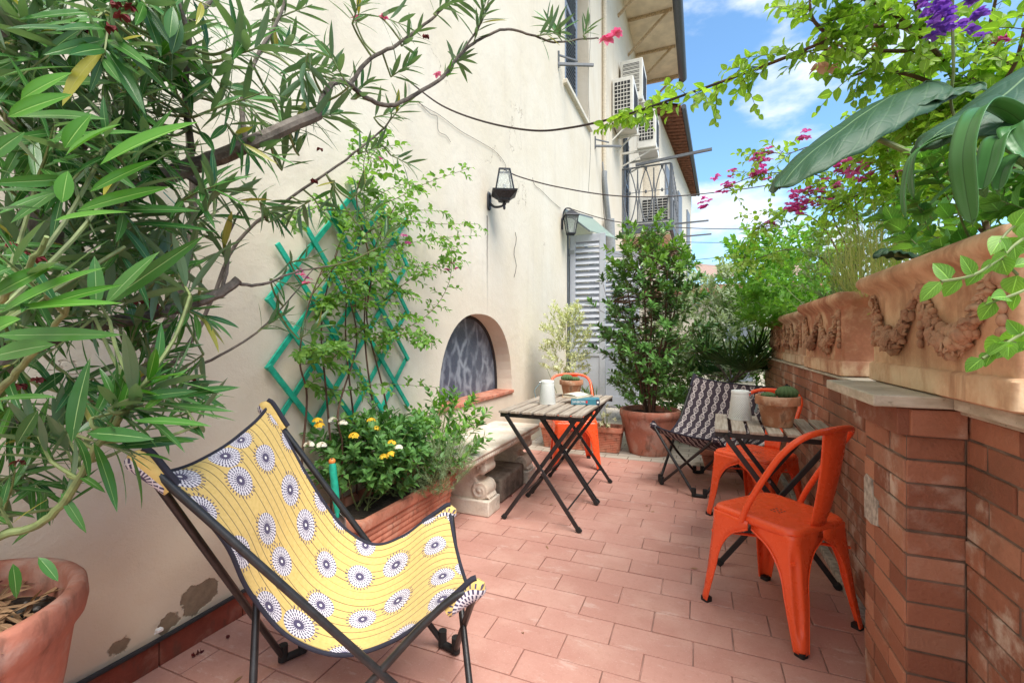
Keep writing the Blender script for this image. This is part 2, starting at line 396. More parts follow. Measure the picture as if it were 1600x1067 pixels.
MAT['urn_pink'] = terracotta('pinkish_planter_terracotta', (.43, .20, .135), **UK); MAT['urn_red'] = terracotta('reddish_planter_terracotta', (.40, .155, .09), **{**UK, 'amt': .4})
MAT['relief'] = terracotta('relief_terracotta', (.42, .235, .15), stain=(.50, .36, .24), amt=.6, dark=(.17, .09, .06), scale=2)
MAT['pot'] = terracotta('old_pot_terracotta', (.44, .17, .115), stain=(.52, .40, .34), amt=.55)
MAT['flowerpot'] = terracotta('flowerpot_terracotta', (.44, .20, .11), stain=(.6, .45, .32), amt=.6, scale=2.5)
MAT['trough'] = terracotta('trough_terracotta', (.47, .18, .115), stain=(.58, .38, .28), amt=.35, scale=2)
b = mat('potting_soil'); c = b.coord(); n = b.noise(c, 60, 6, .7)
MAT['soil'] = pset(b, color=b.mix(n.step(.35, .7), (.022, .015, .010), (.085, .06, .042)), rough=1, normal=b.bump(n, 1, .02))
b = mat('carved_stone'); c = b.coord(); n = b.noise(c, 6, 8, .65); g = b.noise(c, 80, 4)
col = b.mix(n.step(.35, .7), (.56, .47, .37), (.72, .66, .57)); col = b.mix(b.noise(c, 3.1, 7, .7).step(.52, .68)*.65, col, (.22, .18, .14))
MAT['stone'] = pset(b, color=col, rough=.9, normal=b.bump(g+n, .4, .005))
b = mat('mossy_block'); c = b.coord(); n = b.noise(c, 9, 8, .7)
MAT['darkstone'] = pset(b, color=b.mix(n.step(.35, .7), (.075, .058, .045), (.22, .18, .145)), rough=.95, normal=b.bump(n, .8, .012))
b = mat('worn_orange_paint'); c = b.coord(); n = b.noise(c, 18, 6, .7)
MAT['orange'] = pset(b, color=b.mix(n.step(.5, .8)*.15, b.mix(b.noise(c, 22, 9, .75).step(.66, .72)*.2, (.93, .108, .03), (.80, .26, .16)), (.84, .09, .026)), rough=(b.noise(c, 16, 4, .6).step(.2, .8)*.16+.20), spec=.5, normal=b.bump(b.noise(c, 5, 2), .05, .01))
MAT['black'] = simple('black_powder_coat', (.018, .017, .018), .38, var=.3, bump=.1)
MAT['rubber'] = simple('black_rubber', (.012, .012, .012), .7)
MAT['steel'] = simple('bolt_steel', (.6, .6, .6), .3, 1)
b = mat('greyed_acacia_slat'); c = b.coord(); rnd = b.island(); n = b.noise(b.map(c, (40, 2.2, 20)), 2, 6, .6)
col = b.mix(n.step(.3, .7), (.24, .19, .145), (.47, .41, .34)); col = b.mix(rnd*.6, col, (.30, .235, .18))
MAT['slat'] = pset(b, color=col, rough=.75, normal=b.bump(n, .3, .002))
MAT['green'] = simple('green_trellis_paint', (.015, .40, .27), .5, var=.2, bump=.15, bscale=60)
MAT['bark'] = None
b = mat('grey_bark'); c = b.coord(); n = b.noise(c, 30, 7, .7); n2 = b.noise(c, 6, 4)
col = b.mix(n.step(.35, .7), (.055, .043, .036), (.19, .155, .13)); col = b.mix(n2.step(.45, .7)*.5, col, (.26, .23, .2))
MAT['bark'] = pset(b, color=col, rough=.9, normal=b.bump(n, .8, .006))
MAT['twig'] = simple('brown_twig', (.10, .05, .03), .8, var=.4, scale=20)
MAT['greentwig'] = simple('green_stem', (.16, .20, .07), .6, var=.3)
MAT['shutter'] = simple('grey_shutter_paint', (.43, .45, .50), .55, var=.06, scale=6)
MAT['shutterblue'] = simple('blue_grey_shutter_paint', (.20, .23, .28), .6)
MAT['acwhite'] = simple('off_white_casing', (.72, .70, .65), .5, var=.08, scale=4)
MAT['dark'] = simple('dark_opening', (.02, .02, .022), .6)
MAT['iron'] = simple('grey_wrought_iron', (.13, .14, .155), .5, .3)
MAT['gutter'] = simple('lead_gutter', (.10, .115, .14), .5, .4)
MAT['pipe'] = simple('cream_pipe', (.60, .53, .42), .6)
MAT['greypipe'] = simple('grey_pipe', (.26, .27, .28), .6)
MAT['rooftile'] = simple('red_roof_tile', (.24, .10, .06), .9, var=.35, scale=9)
MAT['lampblack'] = simple('flaking_black_iron', (.03, .032, .04), .5, .3, var=.5, scale=60, bump=.3)
b = mat('clear_lamp_glass'); MAT['glass'] = pset(b, color=(.9, .93, .93), rough=.05, trans=.9, ior=1.2)
b = mat('canopy_glass'); MAT['canopy'] = pset(b, color=(.50, .62, .55), rough=.35, trans=.6, ior=1.2)
b = mat('smeared_window_glass'); c = b.coord(); x, y, z = b.xyz(c)
wp = b.node('ShaderNodeVectorMath', {0: b.map(c, (1, 1, .55)), 1: b.node('ShaderNodeVectorMath', {0: b.node('ShaderNodeTexNoise', {'Vector': c, 'Scale': 9, 'Detail': 4}).outputs[1], 1: (.09, .09, .09)}, operation='MULTIPLY').outputs[0]}, operation='ADD').outputs[0]
n = E(b.nt, b.node('ShaderNodeTexVoronoi', {'Vector': wp, 'Scale': 7.0}, feature='DISTANCE_TO_EDGE').outputs[0]); n2 = b.noise(c, 55, 5, .7)
sw = n.step(.22, .0)*b.noise(c, 5, 4).step(.3, .6)
col = b.mix(sw*.75, (.07, .088, .13), (.36, .41, .47)); col = b.mix(n2.step(.45, .75)*.30, col, (.26, .29, .34))
MAT['window'] = pset(b, color=col, rough=.42, spec=.5)
b = mat('lantern_white'); c = b.coord(); x, y, z = b.xyz(c)
an = y.op('ARCTAN2', x)*(34/6.2832); zz = z*140
hx_ = ((an+(zz.op('FLOOR')*.5)).op('FRACT')-.5); hz_ = zz.op('FRACT')-.5
hole = (hx_*hx_+hz_*hz_).step(.075, .045)*z.gt(.012)*z.lt(.138)
MAT['lantern'] = pset(b, color=b.mix(hole*.8, (.74, .76, .74), (.30, .32, .32)), rough=.5, normal=b.bump(hole*-1, .6, .003))
MAT['handle'] = simple('blue_grey_strap', (.19, .29, .33), .5)
MAT['cactus'] = leafmat('cactus_green', (.05, .10, .03), (.13, .19, .07), rough=.7, trans=0)
MAT['paper'] = simple('cream_paper', (.78, .70, .56), .9)
MAT['kraft'] = simple('tan_cover', (.55, .36, .20), .7)
MAT['teal'] = simple('teal_cover', (.045, .20, .27), .45)
MAT['navy'] = simple('navy_cover', (.02, .03, .07), .45)
MAT['print'] = simple('white_print', (.85, .85, .85), .6)
MAT['redprint'] = simple('red_print', (.55, .03, .03), .6)
MAT['piping'] = simple('navy_piping', (.018, .018, .032), .85)
MAT['sail'] = simple('beige_sailcloth', (.34, .23, .19), .9)
MAT['hose'] = simple('black_hose', (.02, .022, .026), .5)
MAT['wire'] = simple('dark_wire', (.035, .02, .018), .6)
MAT['greenwire'] = simple('green_wire', (.02, .25, .2), .5)
MAT['skirt'] = terracotta('skirting_tile', (.22, .055, .035), stain=(.36, .2, .15), amt=.4, scale=1.5)
# chair fabrics; UV in metres
b = mat('yellow_sunburst_cloth'); uv = b.coord('UV'); ux, uy, _ = b.xyz(uv)
vo = b.node('ShaderNodeTexVoronoi', {'Vector': b.map(uv, (1, 1, 1)), 'Scale': 7.0, 'Randomness': .45}, feature='F1', voronoi_dimensions='2D')
vp = b.node('ShaderNodeVectorMath', {0: uv, 1: vo.outputs['Position']}, operation='SUBTRACT').outputs[0]
px_, py_, _ = b.xyz(vp); rr = (px_*px_*1.18+py_*py_*.92).op('SQRT'); th = py_.op('ARCTAN2', px_)
rnd = b.xyz(vo.outputs['Color'])[0]; R0 = rnd*.010+.041; q = rr/R0
side = (th+rnd*6).op('COSINE')
disc = q.step(1.0, .96)*1.0
seeds = None
for k, (ra, rb, nn, wd_) in enumerate(((.34, .54, 20, .52), (.58, .76, 24, .46), (.80, .99, 26, .44), (1.02, 1.22, 26, .30))):
    a_ = ((th*(nn/6.2832)+.5*(k % 2)).op('FRACT')-.5).abs()
    s_ = a_.lt(wd_/2)*q.gt(ra)*q.lt(rb)
    if k == 3: s_ = s_*side.gt(-.2)
    seeds = s_ if seeds is None else seeds.op('MAXIMUM', s_)
core = q.step(.36, .32); eye = (q+(px_.abs()*2)).lt(.11)
ln = ((ux*36+(uy*2).op('SINE')*.12).op('FRACT')-.5).abs().step(.062, .04)*b.noise(b.map(uv, (60, .6, 1)), 1, 1).step(.36, .44)
base = b.mix(b.noise(uv, 90, 3).step(.3, .7), (.60, .415, .135), (.66, .47, .17))
base = b.mix(ln*.85, base, (.06, .045, .04))
col = b.mix(disc, base, (.66, .62, .67)); col = b.mix(seeds.op('MAXIMUM', core), col, (.075, .062, .12)); col = b.mix(eye, col, (.75, .72, .7))
weave = b.noise(b.map(uv, (900, 900, 1)), 1, 2)
MAT['yellow'] = pset(b, color=col, rough=.9, spec=.2, sheen=.15, normal=b.bump(weave+b.noise(uv, 9, 4)*3, .25, .004))
b = mat('charcoal_ikat_cloth'); uv = b.coord('UV'); ux, uy, _ = b.xyz(uv)
fx = ((ux*16).op('FRACT')-.5)*2; rowi = (ux*16).op('FLOOR'); fy = ((uy*13.5+rowi*.5).op('FRACT')-.5)*2
ax_ = fx.abs(); ay_ = fy.abs()
dia = (ax_*1.35+ay_*.95).lt(.95)*(ax_*1.9+ay_*1.2).gt(.22)
ring = ((fx*fx*2.2+fy*fy*1.1).op('SQRT')-.52).abs().lt(.10)
tri = (ax_-(1-ay_)*.75).abs().lt(.13)*ay_.gt(.42)
blk = (dia*(1-ring)).op('MAXIMUM', tri*.9)*ax_.lt(.72)*((fx-.05).abs().gt(.07)).op('MAXIMUM', ay_.gt(.6))
col = b.mix(blk, (.050, .038, .050), (.50, .44, .43))
MAT['ikat'] = pset(b, color=col, rough=.9, spec=.2, normal=b.bump(b.noise(b.map(uv, (700, 700, 1)), 1, 2), .2, .003))
# leaves
MAT['oleander'] = leafmat('oleander_leaf', (.018, .085, .022), (.085, .235, .045), rib=(.26, .40, .16), rough=.27, trans=.25, back=(.13, .22, .13), yellowed=.018)
MAT['oleander_new'] = leafmat('young_oleander_leaf', (.05, .19, .02), (.115, .32, .04), rib=(.30, .50, .14), rough=.28, trans=.3)
MAT['boug'] = leafmat('bright_ovate_leaf', (.16, .31, .035), (.36, .53, .09), rough=.42, trans=.5)
MAT['climber'] = leafmat('green_ovate_leaf', (.09, .23, .035), (.25, .44, .09), rough=.42, trans=.42)
MAT['lantana'] = leafmat('lantana_leaf', (.05, .15, .035), (.14, .30, .075), rough=.5, trans=.25, veins=7)
MAT['rosemary'] = leafmat('grey_green_needle', (.16, .26, .12), (.34, .45, .26), rough=.6, trans=.2)
MAT['shrub'] = leafmat('glossy_shrub_leaf', (.05, .15, .035), (.16, .34, .075), rough=.28, trans=.2, back=(.09, .16, .06))
MAT['shrubnew'] = leafmat('fresh_shrub_leaf', (.09, .20, .03), (.17, .32, .05), rough=.3, trans=.3)
MAT['varieg'] = leafmat('cream_edged_leaf', (.14, .22, .10), (.24, .32, .16), variegate=(.78, .77, .56), rough=.5, trans=.3)
MAT['silver'] = leafmat('silver_edged_leaf', (.09, .17, .07), (.22, .33, .17), variegate=(.44, .50, .36), rough=.5, trans=.3)
MAT['spider'] = leafmat('strap_stripe_leaf', (.05, .14, .03), (.16, .30, .08), rib=(.42, .5, .25), ribw=.12, rough=.45)
MAT['geranium'] = leafmat('geranium_leaf', (.07, .20, .04), (.17, .37, .08), rough=.5, trans=.35, veins=6)
MAT['palm'] = leafmat('palm_leaflet', (.012, .045, .012), (.06, .15, .035), rough=.35, trans=.15)
MAT['mint'] = leafmat('fresh_green_leaf', (.10, .26, .03), (.23, .46, .075), rough=.5, trans=.38, veins=6)
MAT['hedge'] = leafmat('hedge_leaf', (.06, .15, .03), (.20, .33, .09), rough=.45, trans=.35)
MAT['broad'] = leafmat('broad_dark_leaf', (.020, .070, .028), (.030, .092, .04), rib=(.17, .28, .14), rough=.55, trans=.14, ribw=.012, veins=9, back=(.26, .42, .06))
MAT['strap'] = leafmat('strap_leaf', (.05, .17, .05), (.10, .26, .075), rib=(.05, .14, .04), rough=.3, trans=.2)
MAT['grass'] = leafmat('fine_grass_blade', (.30, .36, .11), (.55, .54, .26), rough=.5, trans=.4)
MAT['dry'] = leafmat('dry_leaf', (.20, .10, .05), (.42, .26, .14), rough=.8, trans=.1)
MAT['pink'] = petalmat('pink_petal', (.80, .10, .28), (.90, .28, .45))
MAT['magenta'] = petalmat('magenta_bract', (.60, .05, .32), (.80, .20, .52))
MAT['wilt'] = petalmat('wilted_red_petal', (.07, .010, .014), (.17, .03, .028), .1)
MAT['yellowflower'] = petalmat('yellow_floret', (.85, .52, .02), (.95, .72, .10))
MAT['whiteflower'] = petalmat('white_floret', (.85, .80, .62), (.95, .93, .85))
MAT['violet'] = petalmat('violet_petal', (.17, .06, .50), (.35, .13, .62))
MAT['papery'] = petalmat('papery_tan_bract', (.62, .33, .22), (.75, .48, .33))
# ================================================================ the setting
WX = -1.85; RX = .66
g = MB(); g.box((-400, -400, -.35), (400, 900, -.30)); obj('ground', g, simple('far_ground', (.12, .12, .07), .95), kind='structure', smooth=False)
g = MB(); g.box((WX-.3, -2.5, -.25), (RX+.3, 9.5, -.009)); obj('floor_bed', g, MAT['grout'], kind='structure', smooth=False)
g = MB(); py, row = -.6, 0
while py < 4.6:
    x0 = WX+.012 - (.15 if row % 2 else 0) - random.uniform(0, .05)
    while x0 < RX+.02:
        x1 = x0+.305+random.uniform(-.004, .004); a, b_ = max(x0, WX+.01)+.0025, min(x1, RX+.05)-.0025
        if b_-a > .02:
            dz = random.uniform(-.0012, .0012); t1, t2 = random.uniform(-.0012, .0012), random.uniform(-.0012, .0012)
            o = len(g.v); g.box((a, py+.0025, -.02), (b_, py+.150-.0025, dz))
            for i, (s1, s2) in zip(range(4, 8), ((-1,-1),(1,-1),(1,1),(-1,1))):
                p = g.v[o+i]; g.v[o+i] = (p[0]+random.uniform(-.001, .001), p[1]+random.uniform(-.001, .001), p[2]+s1*t1+s2*t2)
        x0 = x1
    py += .150; row += 1
obj('terrace_floor', g, MAT['tile'], kind='structure', smooth=False, bevel=.002)
g = MB(); g.box((WX+.01, 4.625, -.03), (RX, 9.4, -.002)); obj('stone_pavement', g, MAT['paving'], kind='structure', smooth=False)
# ---------------------------------------------------------------- house
house = thing('house', 'cream stuccoed house along the terrace with arched window and high shuttered window', 'house')
ARCH = (3.0, 4.46, .665, 1.43)
HOLES = [ARCH, (6.75, 8.0, -.02, 2.78), (6.5, 8.05, 5.0, 7.6), (11.95, 13.1, 4.12, 6.6)]
yb = sorted({-6.0, 16.4, *[h[0] for h in HOLES], *[h[1] for h in HOLES]}); zb = sorted({-.02, 10.0, *[h[2] for h in HOLES], *[h[3] for h in HOLES]})
g = MB()
for i in range(len(yb)-1):
    for j in range(len(zb)-1):
        cy, cz = (yb[i]+yb[i+1])/2, (zb[j]+zb[j+1])/2
        if any(h[0] < cy < h[1] and h[2] < cz < h[3] for h in HOLES): continue
        g.add([(WX, yb[i], zb[j]), (WX, yb[i+1], zb[j]), (WX, yb[i+1], zb[j+1]), (WX, yb[i], zb[j+1])], [(0, 1, 2, 3)])
NA = 28
def archpt(t):
    th = math.pi*(1-t); e = 2/2.35; c, s = math.cos(th), math.sin(th)
    return (3.73+.73*math.copysign(abs(c)**e, c), .665+.765*abs(s)**e)
ap = [archpt(i/NA) for i in range(NA+1)]
ap[0] = (3.0, .665); ap[-1] = (4.46, .665)
for i in range(NA):                         # spandrel and reveal
    (a0, b0), (a1, b1) = ap[i], ap[i+1]
    g.add([(WX, a0, b0), (WX, a1, b1), (WX, a1, 1.43), (WX, a0, 1.43)], [(0, 1, 2, 3)])
    g.add([(WX, a0, b0), (WX-.2, a0, b0), (WX-.2, a1, b1), (WX, a1, b1)], [(0, 1, 2, 3)])
for h in HOLES[1:]:
    y0, y1, z0, z1 = h; X = WX-.28
    g.add([(WX, y0, z0), (X, y0, z0), (X, y0, z1), (WX, y0, z1), (WX, y1, z0), (X, y1, z0), (X, y1, z1), (WX, y1, z1)], [(0,1,2,3), (4,7,6,5), (0,4,5,1), (3,2,6,7)])
g.add([(WX, 16.4, -.02), (WX-6, 16.4, -.02), (WX-6, 16.4, 10), (WX, 16.4, 10)], [(0, 1, 2, 3)])
g.add([(WX, -6, -.02), (WX-6, -6, -.02), (WX-6, -6, 10), (WX, -6, 10)], [(3, 2, 1, 0)])
obj('wall', g, MAT['stucco'], house, smooth=False)
# arched window
aw = MB(); aw.add([(WX-.19, a, b_) for a, b_ in ap], [tuple(range(NA+1))]); aw_o = obj('arched_window', aw, MAT['window'], house, smooth=False)
fr = MB(); fr.tube([(WX-.183, a*.995+.0187, b_*.985+.01) for a, b_ in ap], .016, 6); obj('window_frame', fr, MAT['dark'], aw_o)
sl_ = MB(); sl_.box((WX-.19, 2.985, .635), (WX+.022, 4.475, .668)); obj('sill', sl_, MAT['trough'], aw_o, bevel=.006)
# skirting tiles
g = MB(); y0 = -.6
while y0 < 2.9: g.box((WX-.002, y0+.002, -.005), (WX+.012, y0+.328, .098)); y0 += .33
obj('skirting', g, MAT['skirt'], house, smooth=False, bevel=.003)
# eaves
g = MB(); g.box((WX-6, 4.5, 10.0), (-.62, 16.35, 10.09)); obj('eaves', g, MAT['soffit'], house, smooth=False)
g = MB(); g.box((WX-6, 4.4, 10.095), (-.5, 16.5, 10.3)); rf = obj('roof', g, MAT['rooftile'], house, smooth=False)
g = MB(); g.tube([(-.55, 4.4, 10.02), (-.55, 16.45, 10.02)], .13, 10); g.box((-.68, 16.36, 9.9), (-.52, 16.5, 10.09)); obj('gutter', g, MAT['gutter'], rf)
for k in range(7):
    yy = 6.2+k*1.65; g = MB(); g.bar((WX, yy, 9.0), (-.8, yy+.02, 9.96), .05, .06); g.bar((WX, yy, 9.96), (-.7, yy, 9.96), .05, .07); obj('eaves_brace', g, MAT['beam'] if k > 2 else MAT['soffit'], house, smooth=False)
def shutter(parent, ylo, yhi, zlo, zhi, X, m, vertical=True):
    g = MB(); t = .05; w_ = .075
    g.box((X-t/2, ylo, zlo), (X+t/2, ylo+w_, zhi)); g.box((X-t/2, yhi-w_, zlo), (X+t/2, yhi, zhi))
    for zz in (zlo, zhi-w_, (zlo*.55+zhi*.45)): g.box((X-t/2, ylo+w_, zz), (X+t/2, yhi-w_, zz+w_))
    o = obj('shutter', g, m, parent, smooth=False)
    s_ = MB(); zz = zlo+w_+.03
    while zz < zhi-w_-.02:
        s_.box((X-.006, ylo+w_, zz-.024), (X+.006, yhi-w_, zz+.024), Matrix.Rotation(R(-38), 3, 'Y')); zz += .062
    obj('louvre_slats', s_, m, o, smooth=False); return o
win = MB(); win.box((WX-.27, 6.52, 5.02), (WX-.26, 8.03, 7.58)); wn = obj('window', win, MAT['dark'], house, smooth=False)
shutter(house, 6.52, 7.26, 5.04, 7.58, WX-.03, MAT['shutterblue']); shutter(house, 7.27, 7.9, 5.04, 7.58, WX-.2, MAT['shutterblue'])
g = MB(); g.box((WX-.27, 6.42, 4.93), (WX+.06, 8.13, 5.0)); obj('window_sill', g, MAT['trim'], house, bevel=.01)
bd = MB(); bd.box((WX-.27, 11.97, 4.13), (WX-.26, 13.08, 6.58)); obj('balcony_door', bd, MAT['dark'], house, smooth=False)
shutter(house, 11.98, 12.6, 4.14, 6.55, WX+.03, MAT['shutterblue'])
# terrace doorway
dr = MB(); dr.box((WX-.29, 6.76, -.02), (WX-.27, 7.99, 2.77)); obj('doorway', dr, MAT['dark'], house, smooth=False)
def door_shutter(name, y, x0, x1, zhi):
    g = MB(); t = .045; w_ = .085
    g.box((x0, y-t/2, .04), (x0+w_, y+t/2, zhi)); g.box((x1-w_, y-t/2, .04), (x1, y+t/2, zhi))
    for zz, hh in ((.04, .16), (zhi-.11, .11), (.95, .13)): g.box((x0+w_, y-t/2, zz), (x1-w_, y+t/2, zz+hh))
    g.box((x0+w_, y-.008, .20), (x1-w_, y+.008, .95))
    o = obj(name, g, MAT['shutter'], house, smooth=False, bevel=.004)
    s_ = MB(); zz = 1.12
    while zz < zhi-.13:
        s_.box((x0+w_+.001, y-.006, zz-.045), (x1-w_-.001, y+.006, zz+.045), Matrix.Rotation(R(-35), 3, 'X')); zz += .088
    obj('louvre_slats', s_, MAT['shutter'], o, smooth=False)
    for zz in (.5, 2.45):
        h_ = MB(); h_.tube([(x0-.012, y, zz), (x0-.012, y, zz+.12)], .014, 8); h_.box((x0-.01, y-.03, zz+.03), (x0+.07, y-.024, zz+.09)); obj('hinge', h_, MAT['greypipe'], o)
door_shutter('door_shutter', 6.70, WX+.03, -1.29, 2.76); door_shutter('door_shutter', 8.06, WX+.03, -.98, 2.74)
g = MB(); g.box((WX, 6.62, .0), (WX+.018, 6.66, 2.8)); g.box((WX, 6.655, 2.785), (WX+.018, 8.1, 2.82)); obj('door_frame', g, MAT['gutter'], house, smooth=False)
# drainpipes
g = MB(); g.tube([(WX+.05, 9.25, 10), (WX+.05, 9.25, 4.55)], .05, 10); dp = obj('drainpipe', g, MAT['pipe'], house)
g = MB(); g.tube(catmull([(WX+.05, 9.25, 4.6), (WX+.05, 9.25, 4.4), (WX+.07, 9.42, 3.9), (WX+.08, 9.75, 3.3), (WX+.08, 9.8, 2.5)], 5), .055, 10); obj('lower_pipe', g, MAT['greypipe'], dp)
g = MB(); g.tube(catmull([(WX+.06, 9.0, 4.7), (WX+.1, 9.05, 4.2), (WX+.1, 9.35, 3.6)], 5), .016, 6); g.tube(catmull([(WX+.13, 9.35, 3.65), (WX+.14, 9.4, 3.2), (WX+.14, 9.5, 2.6)], 5), .10, 10); obj('lagged_pipe', g, MAT['greypipe'], dp)
for (y0, z0) in ((6.15, 5.06), (8.55, 4.85)):
    g = MB(); g.bar((WX, y0, z0), (WX+.45, y0+.25, z0+.02), .035, .035); g.bar((WX, y0, z0+.13), (WX+.22, y0+.25, z0+.13), .02, .02); g.bar((WX+.01, y0, z0-.05), (WX+.01, y0, z0+.18), .025, .02, (0, 1, 0))
    obj('clothesline_bracket', g, MAT['iron'], house, smooth=False)
# balcony
g = MB(); g.box((WX, 11.75, 3.86), (-.62, 15.2, 4.08)); bs = obj('balcony_slab', g, MAT['gutter'], house, smooth=False)
g = MB(); g.box((WX, 11.80, 3.78), (-.70, 15.1, 3.857)); obj('slab_underside', g, MAT['soffit'], bs, smooth=False)
def railing(a, b_, z0, z1, nm):
    a, b_ = Vector(a), Vector(b_); g = MB(); n = max(2, round((b_-a).length/.42)); hh = z1-z0
    def q(s, z): p = a.lerp(b_, s); return (p.x, p.y, z0+z*hh)
    g.tube([q(0, 1), q(1, 1)], .022, 6); g.tube([q(0, .03), q(1, .03)], .018, 6); g.tube([q(0, .56), q(1, .56)], .009, 5)
    for k in range(n):
        s0, s1 = k/n, (k+1)/n; m_ = (s0+s1)/2
        for sg in (-1, 1):
            g.tube([q(m_+sg*(m_-s0)*(1-(t/9)**2.2), .03+.93*(t/9)**.8) for t in range(10)], .015, 5)
            g.tube([q(m_+sg*(m_-s0)*(1-(1-t/9)**2.2), .03+.93*(t/9)**1.2) for t in range(10)], .015, 5)
        g.ball(q(m_, .97), (.035, .035, .06), 6, 5); g.ball(q(m_, .56), (.03, .03, .05), 6, 5)
    for s in (0, 1): g.tube([q(s, 0), q(s, 1)], .02, 6)
    return obj(nm, g, MAT['iron'], house)
railing((WX, 11.8, 0), (-.68, 11.8, 0), 4.09, 5.52, 'balcony_railing'); railing((-.66, 11.85, 0), (-.66, 15.1, 0), 4.09, 5.52, 'balcony_railing')
for a, b_, w_ in (((-1.5, 11.7, 5.55), (.25, 11.72, 5.68), .06), ((-.66, 13.2, 4.35), (.2, 13.25, 4.37), .04), ((-.66, 14.6, 4.28), (.3, 14.65, 4.30), .04)):
    g = MB(); g.bar(a, b_, w_, w_); obj('drying_rail', g, MAT['iron'], house, smooth=False)
# air conditioners (things that hang on the wall)
def air_con(loc, wx_, dy, hz_, label, grid=True):
    t = thing('air_conditioner', label, 'air conditioner', loc, 'outdoor air conditioning units on the house')
    x0, y0, z0 = loc
    g = MB(); g.box((x0, y0, z0), (x0+wx_, y0+dy, z0+hz_)); obj('casing', g, MAT['acwhite'], t, bevel=.015)
    s = MB(); s.box((x0+wx_*.12, y0-.008, z0+hz_*.2), (x0+wx_*.85, y0-.004, z0+hz_*.9)); gr = obj('grille_recess', s, MAT['dark'], t, smooth=False)
    s = MB()
    for k in range(1, 8): zz = z0+hz_*(.2+.7*k/8); s.box((x0+wx_*.12, y0-.016, zz-.008), (x0+wx_*.85, y0-.009, zz+.008))
    if grid:
        for k in range(1, 5): xx = x0+wx_*(.12+.73*k/5); s.box((xx-.006, y0-.018, z0+hz_*.2), (xx+.006, y0-.0165, z0+hz_*.9))
    else:
        for k in range(1, 22): zz = z0+hz_*(.2+.7*k/22); s.box((x0+wx_*.12, y0-.020, zz-.006), (x0+wx_*.85, y0-.0185, zz+.006))
    obj('grille', s, MAT['acwhite'], gr, smooth=False)
    s = MB()
    for k in range(12): yy = y0+dy*(.12+.062*k); s.box((x0+wx_+.001, yy, z0+hz_*.15), (x0+wx_+.006, yy+.03, z0+hz_*.85))
    obj('side_vents', s, MAT['dark'], t, smooth=False)
    for yy in (y0+.1, y0+dy-.15):
        s = MB(); s.bar((WX, yy, z0-.03), (x0+wx_+.05, yy, z0-.03), .05, .05); s.bar((WX, yy, z0-.35), (x0+wx_*.7, yy, z0-.05), .03, .03); obj('wall_bracket', s, MAT['acwhite'], t, smooth=False)
    return t
air_con((WX+.02, 10.3, 6.05), .46, .9, .98, 'air conditioner with gridded grille, lowest and nearest of the wall group above the balcony')
air_con((WX+.05, 11.25, 6.95), .52, .9, 1.0, 'uppermost air conditioner close under the eaves, with fine horizontal vents', False)
air_con((WX+.38, 11.7, 5.95), .46, .9, .95, 'air conditioner farthest out over the balcony, partly behind the gridded one')
air_con((WX+.35, 12.3, 4.12), .85, .35, .78, 'air conditioner standing on the balcony floor behind the iron railing')
air_con((WX+.02, 9.3, 2.15), .72, .5, .72, 'air conditioner low on the wall just behind the grey door shutters', False)
# glass canopy
cn_ = thing('glass_canopy', 'sloping glass canopy over the grey shuttered terrace door', 'canopy', (WX, 7.3, 3.0))
g = MB(); g.add([(WX+.01, 6.47, 3.08), (-1.47, 6.47, 2.76), (-1.40, 8.4, 3.02), (WX+.01, 8.3, 3.42)], [(0, 1, 2, 3)]); obj('glass_sheet', g, MAT['canopy'], cn_, smooth=False, solid=.012)
g = MB(); g.bar((WX, 6.46, 3.07), (-1.47, 6.46, 2.75), .015, .02); g.bar((WX, 7.4, 3.235), (-1.435, 7.42, 2.875), .015, .02); g.bar((WX, 8.31, 3.41), (-1.40, 8.41, 3.01), .015, .02); g.bar((WX+.012, 6.46, 3.09), (WX+.012, 8.31, 3.43), .025, .025); obj('canopy_frame', g, MAT['iron'], cn_, smooth=False)
# ---------------------------------------------------------------- houses beyond
fh = thing('neighbouring_house', 'cream house farther along with overhanging red tiled eaves', 'house', (-1.2, 17, 0))
A0, A1 = Vector((-1.3, 16.45, 0)), Vector((-.45, 26.4, 0))
g = MB(); q0, q1 = A0+Vector((-6, 0, 0)), A1+Vector((-6, 0, 0))
for a, b_ in ((A0, A1), (A1, q1), (q0, A0)):
    g.add([(a.x, a.y, 0), (b_.x, b_.y, 0), (b_.x, b_.y, 8.9), (a.x, a.y, 8.9)], [(0, 1, 2, 3)])
obj('wall', g, MAT['trim'], fh, smooth=False)
E0, E1 = Vector((-.62, 16.3, 9.0)), Vector((-.2, 26.6, 9.0)); dE = (E1-E0); nE = Vector((dE.y, -dE.x, 0)).normalized()
g = MB(); n = 34
g.add([E0+Vector((0, 0, .02)), E1+Vector((0, 0, .02)), E1+nE*-3+Vector((0, 0, 1.0)), E0+nE*-3+Vector((0, 0, 1.0)), E0+Vector((0,0,.1)), E1+Vector((0,0,.1)), E1+nE*-3+Vector((0, 0, 1.1)), E0+nE*-3+Vector((0, 0, 1.1))], [(0,1,2,3),(7,6,5,4),(0,4,5,1)])
for k in range(n):
    p = E0+dE*((k+.5)/n); g.tube([p+Vector((0, 0, .0))+nE*.02, p+nE*-1.1+Vector((0, 0, .12))], .11, 8)
obj('roof', g, MAT['rooftile'], fh, smooth=False)
g = MB(); g.tube([E0+nE*.1, E1+nE*.1], .08, 8); obj('gutter', g, MAT['gutter'], fh)
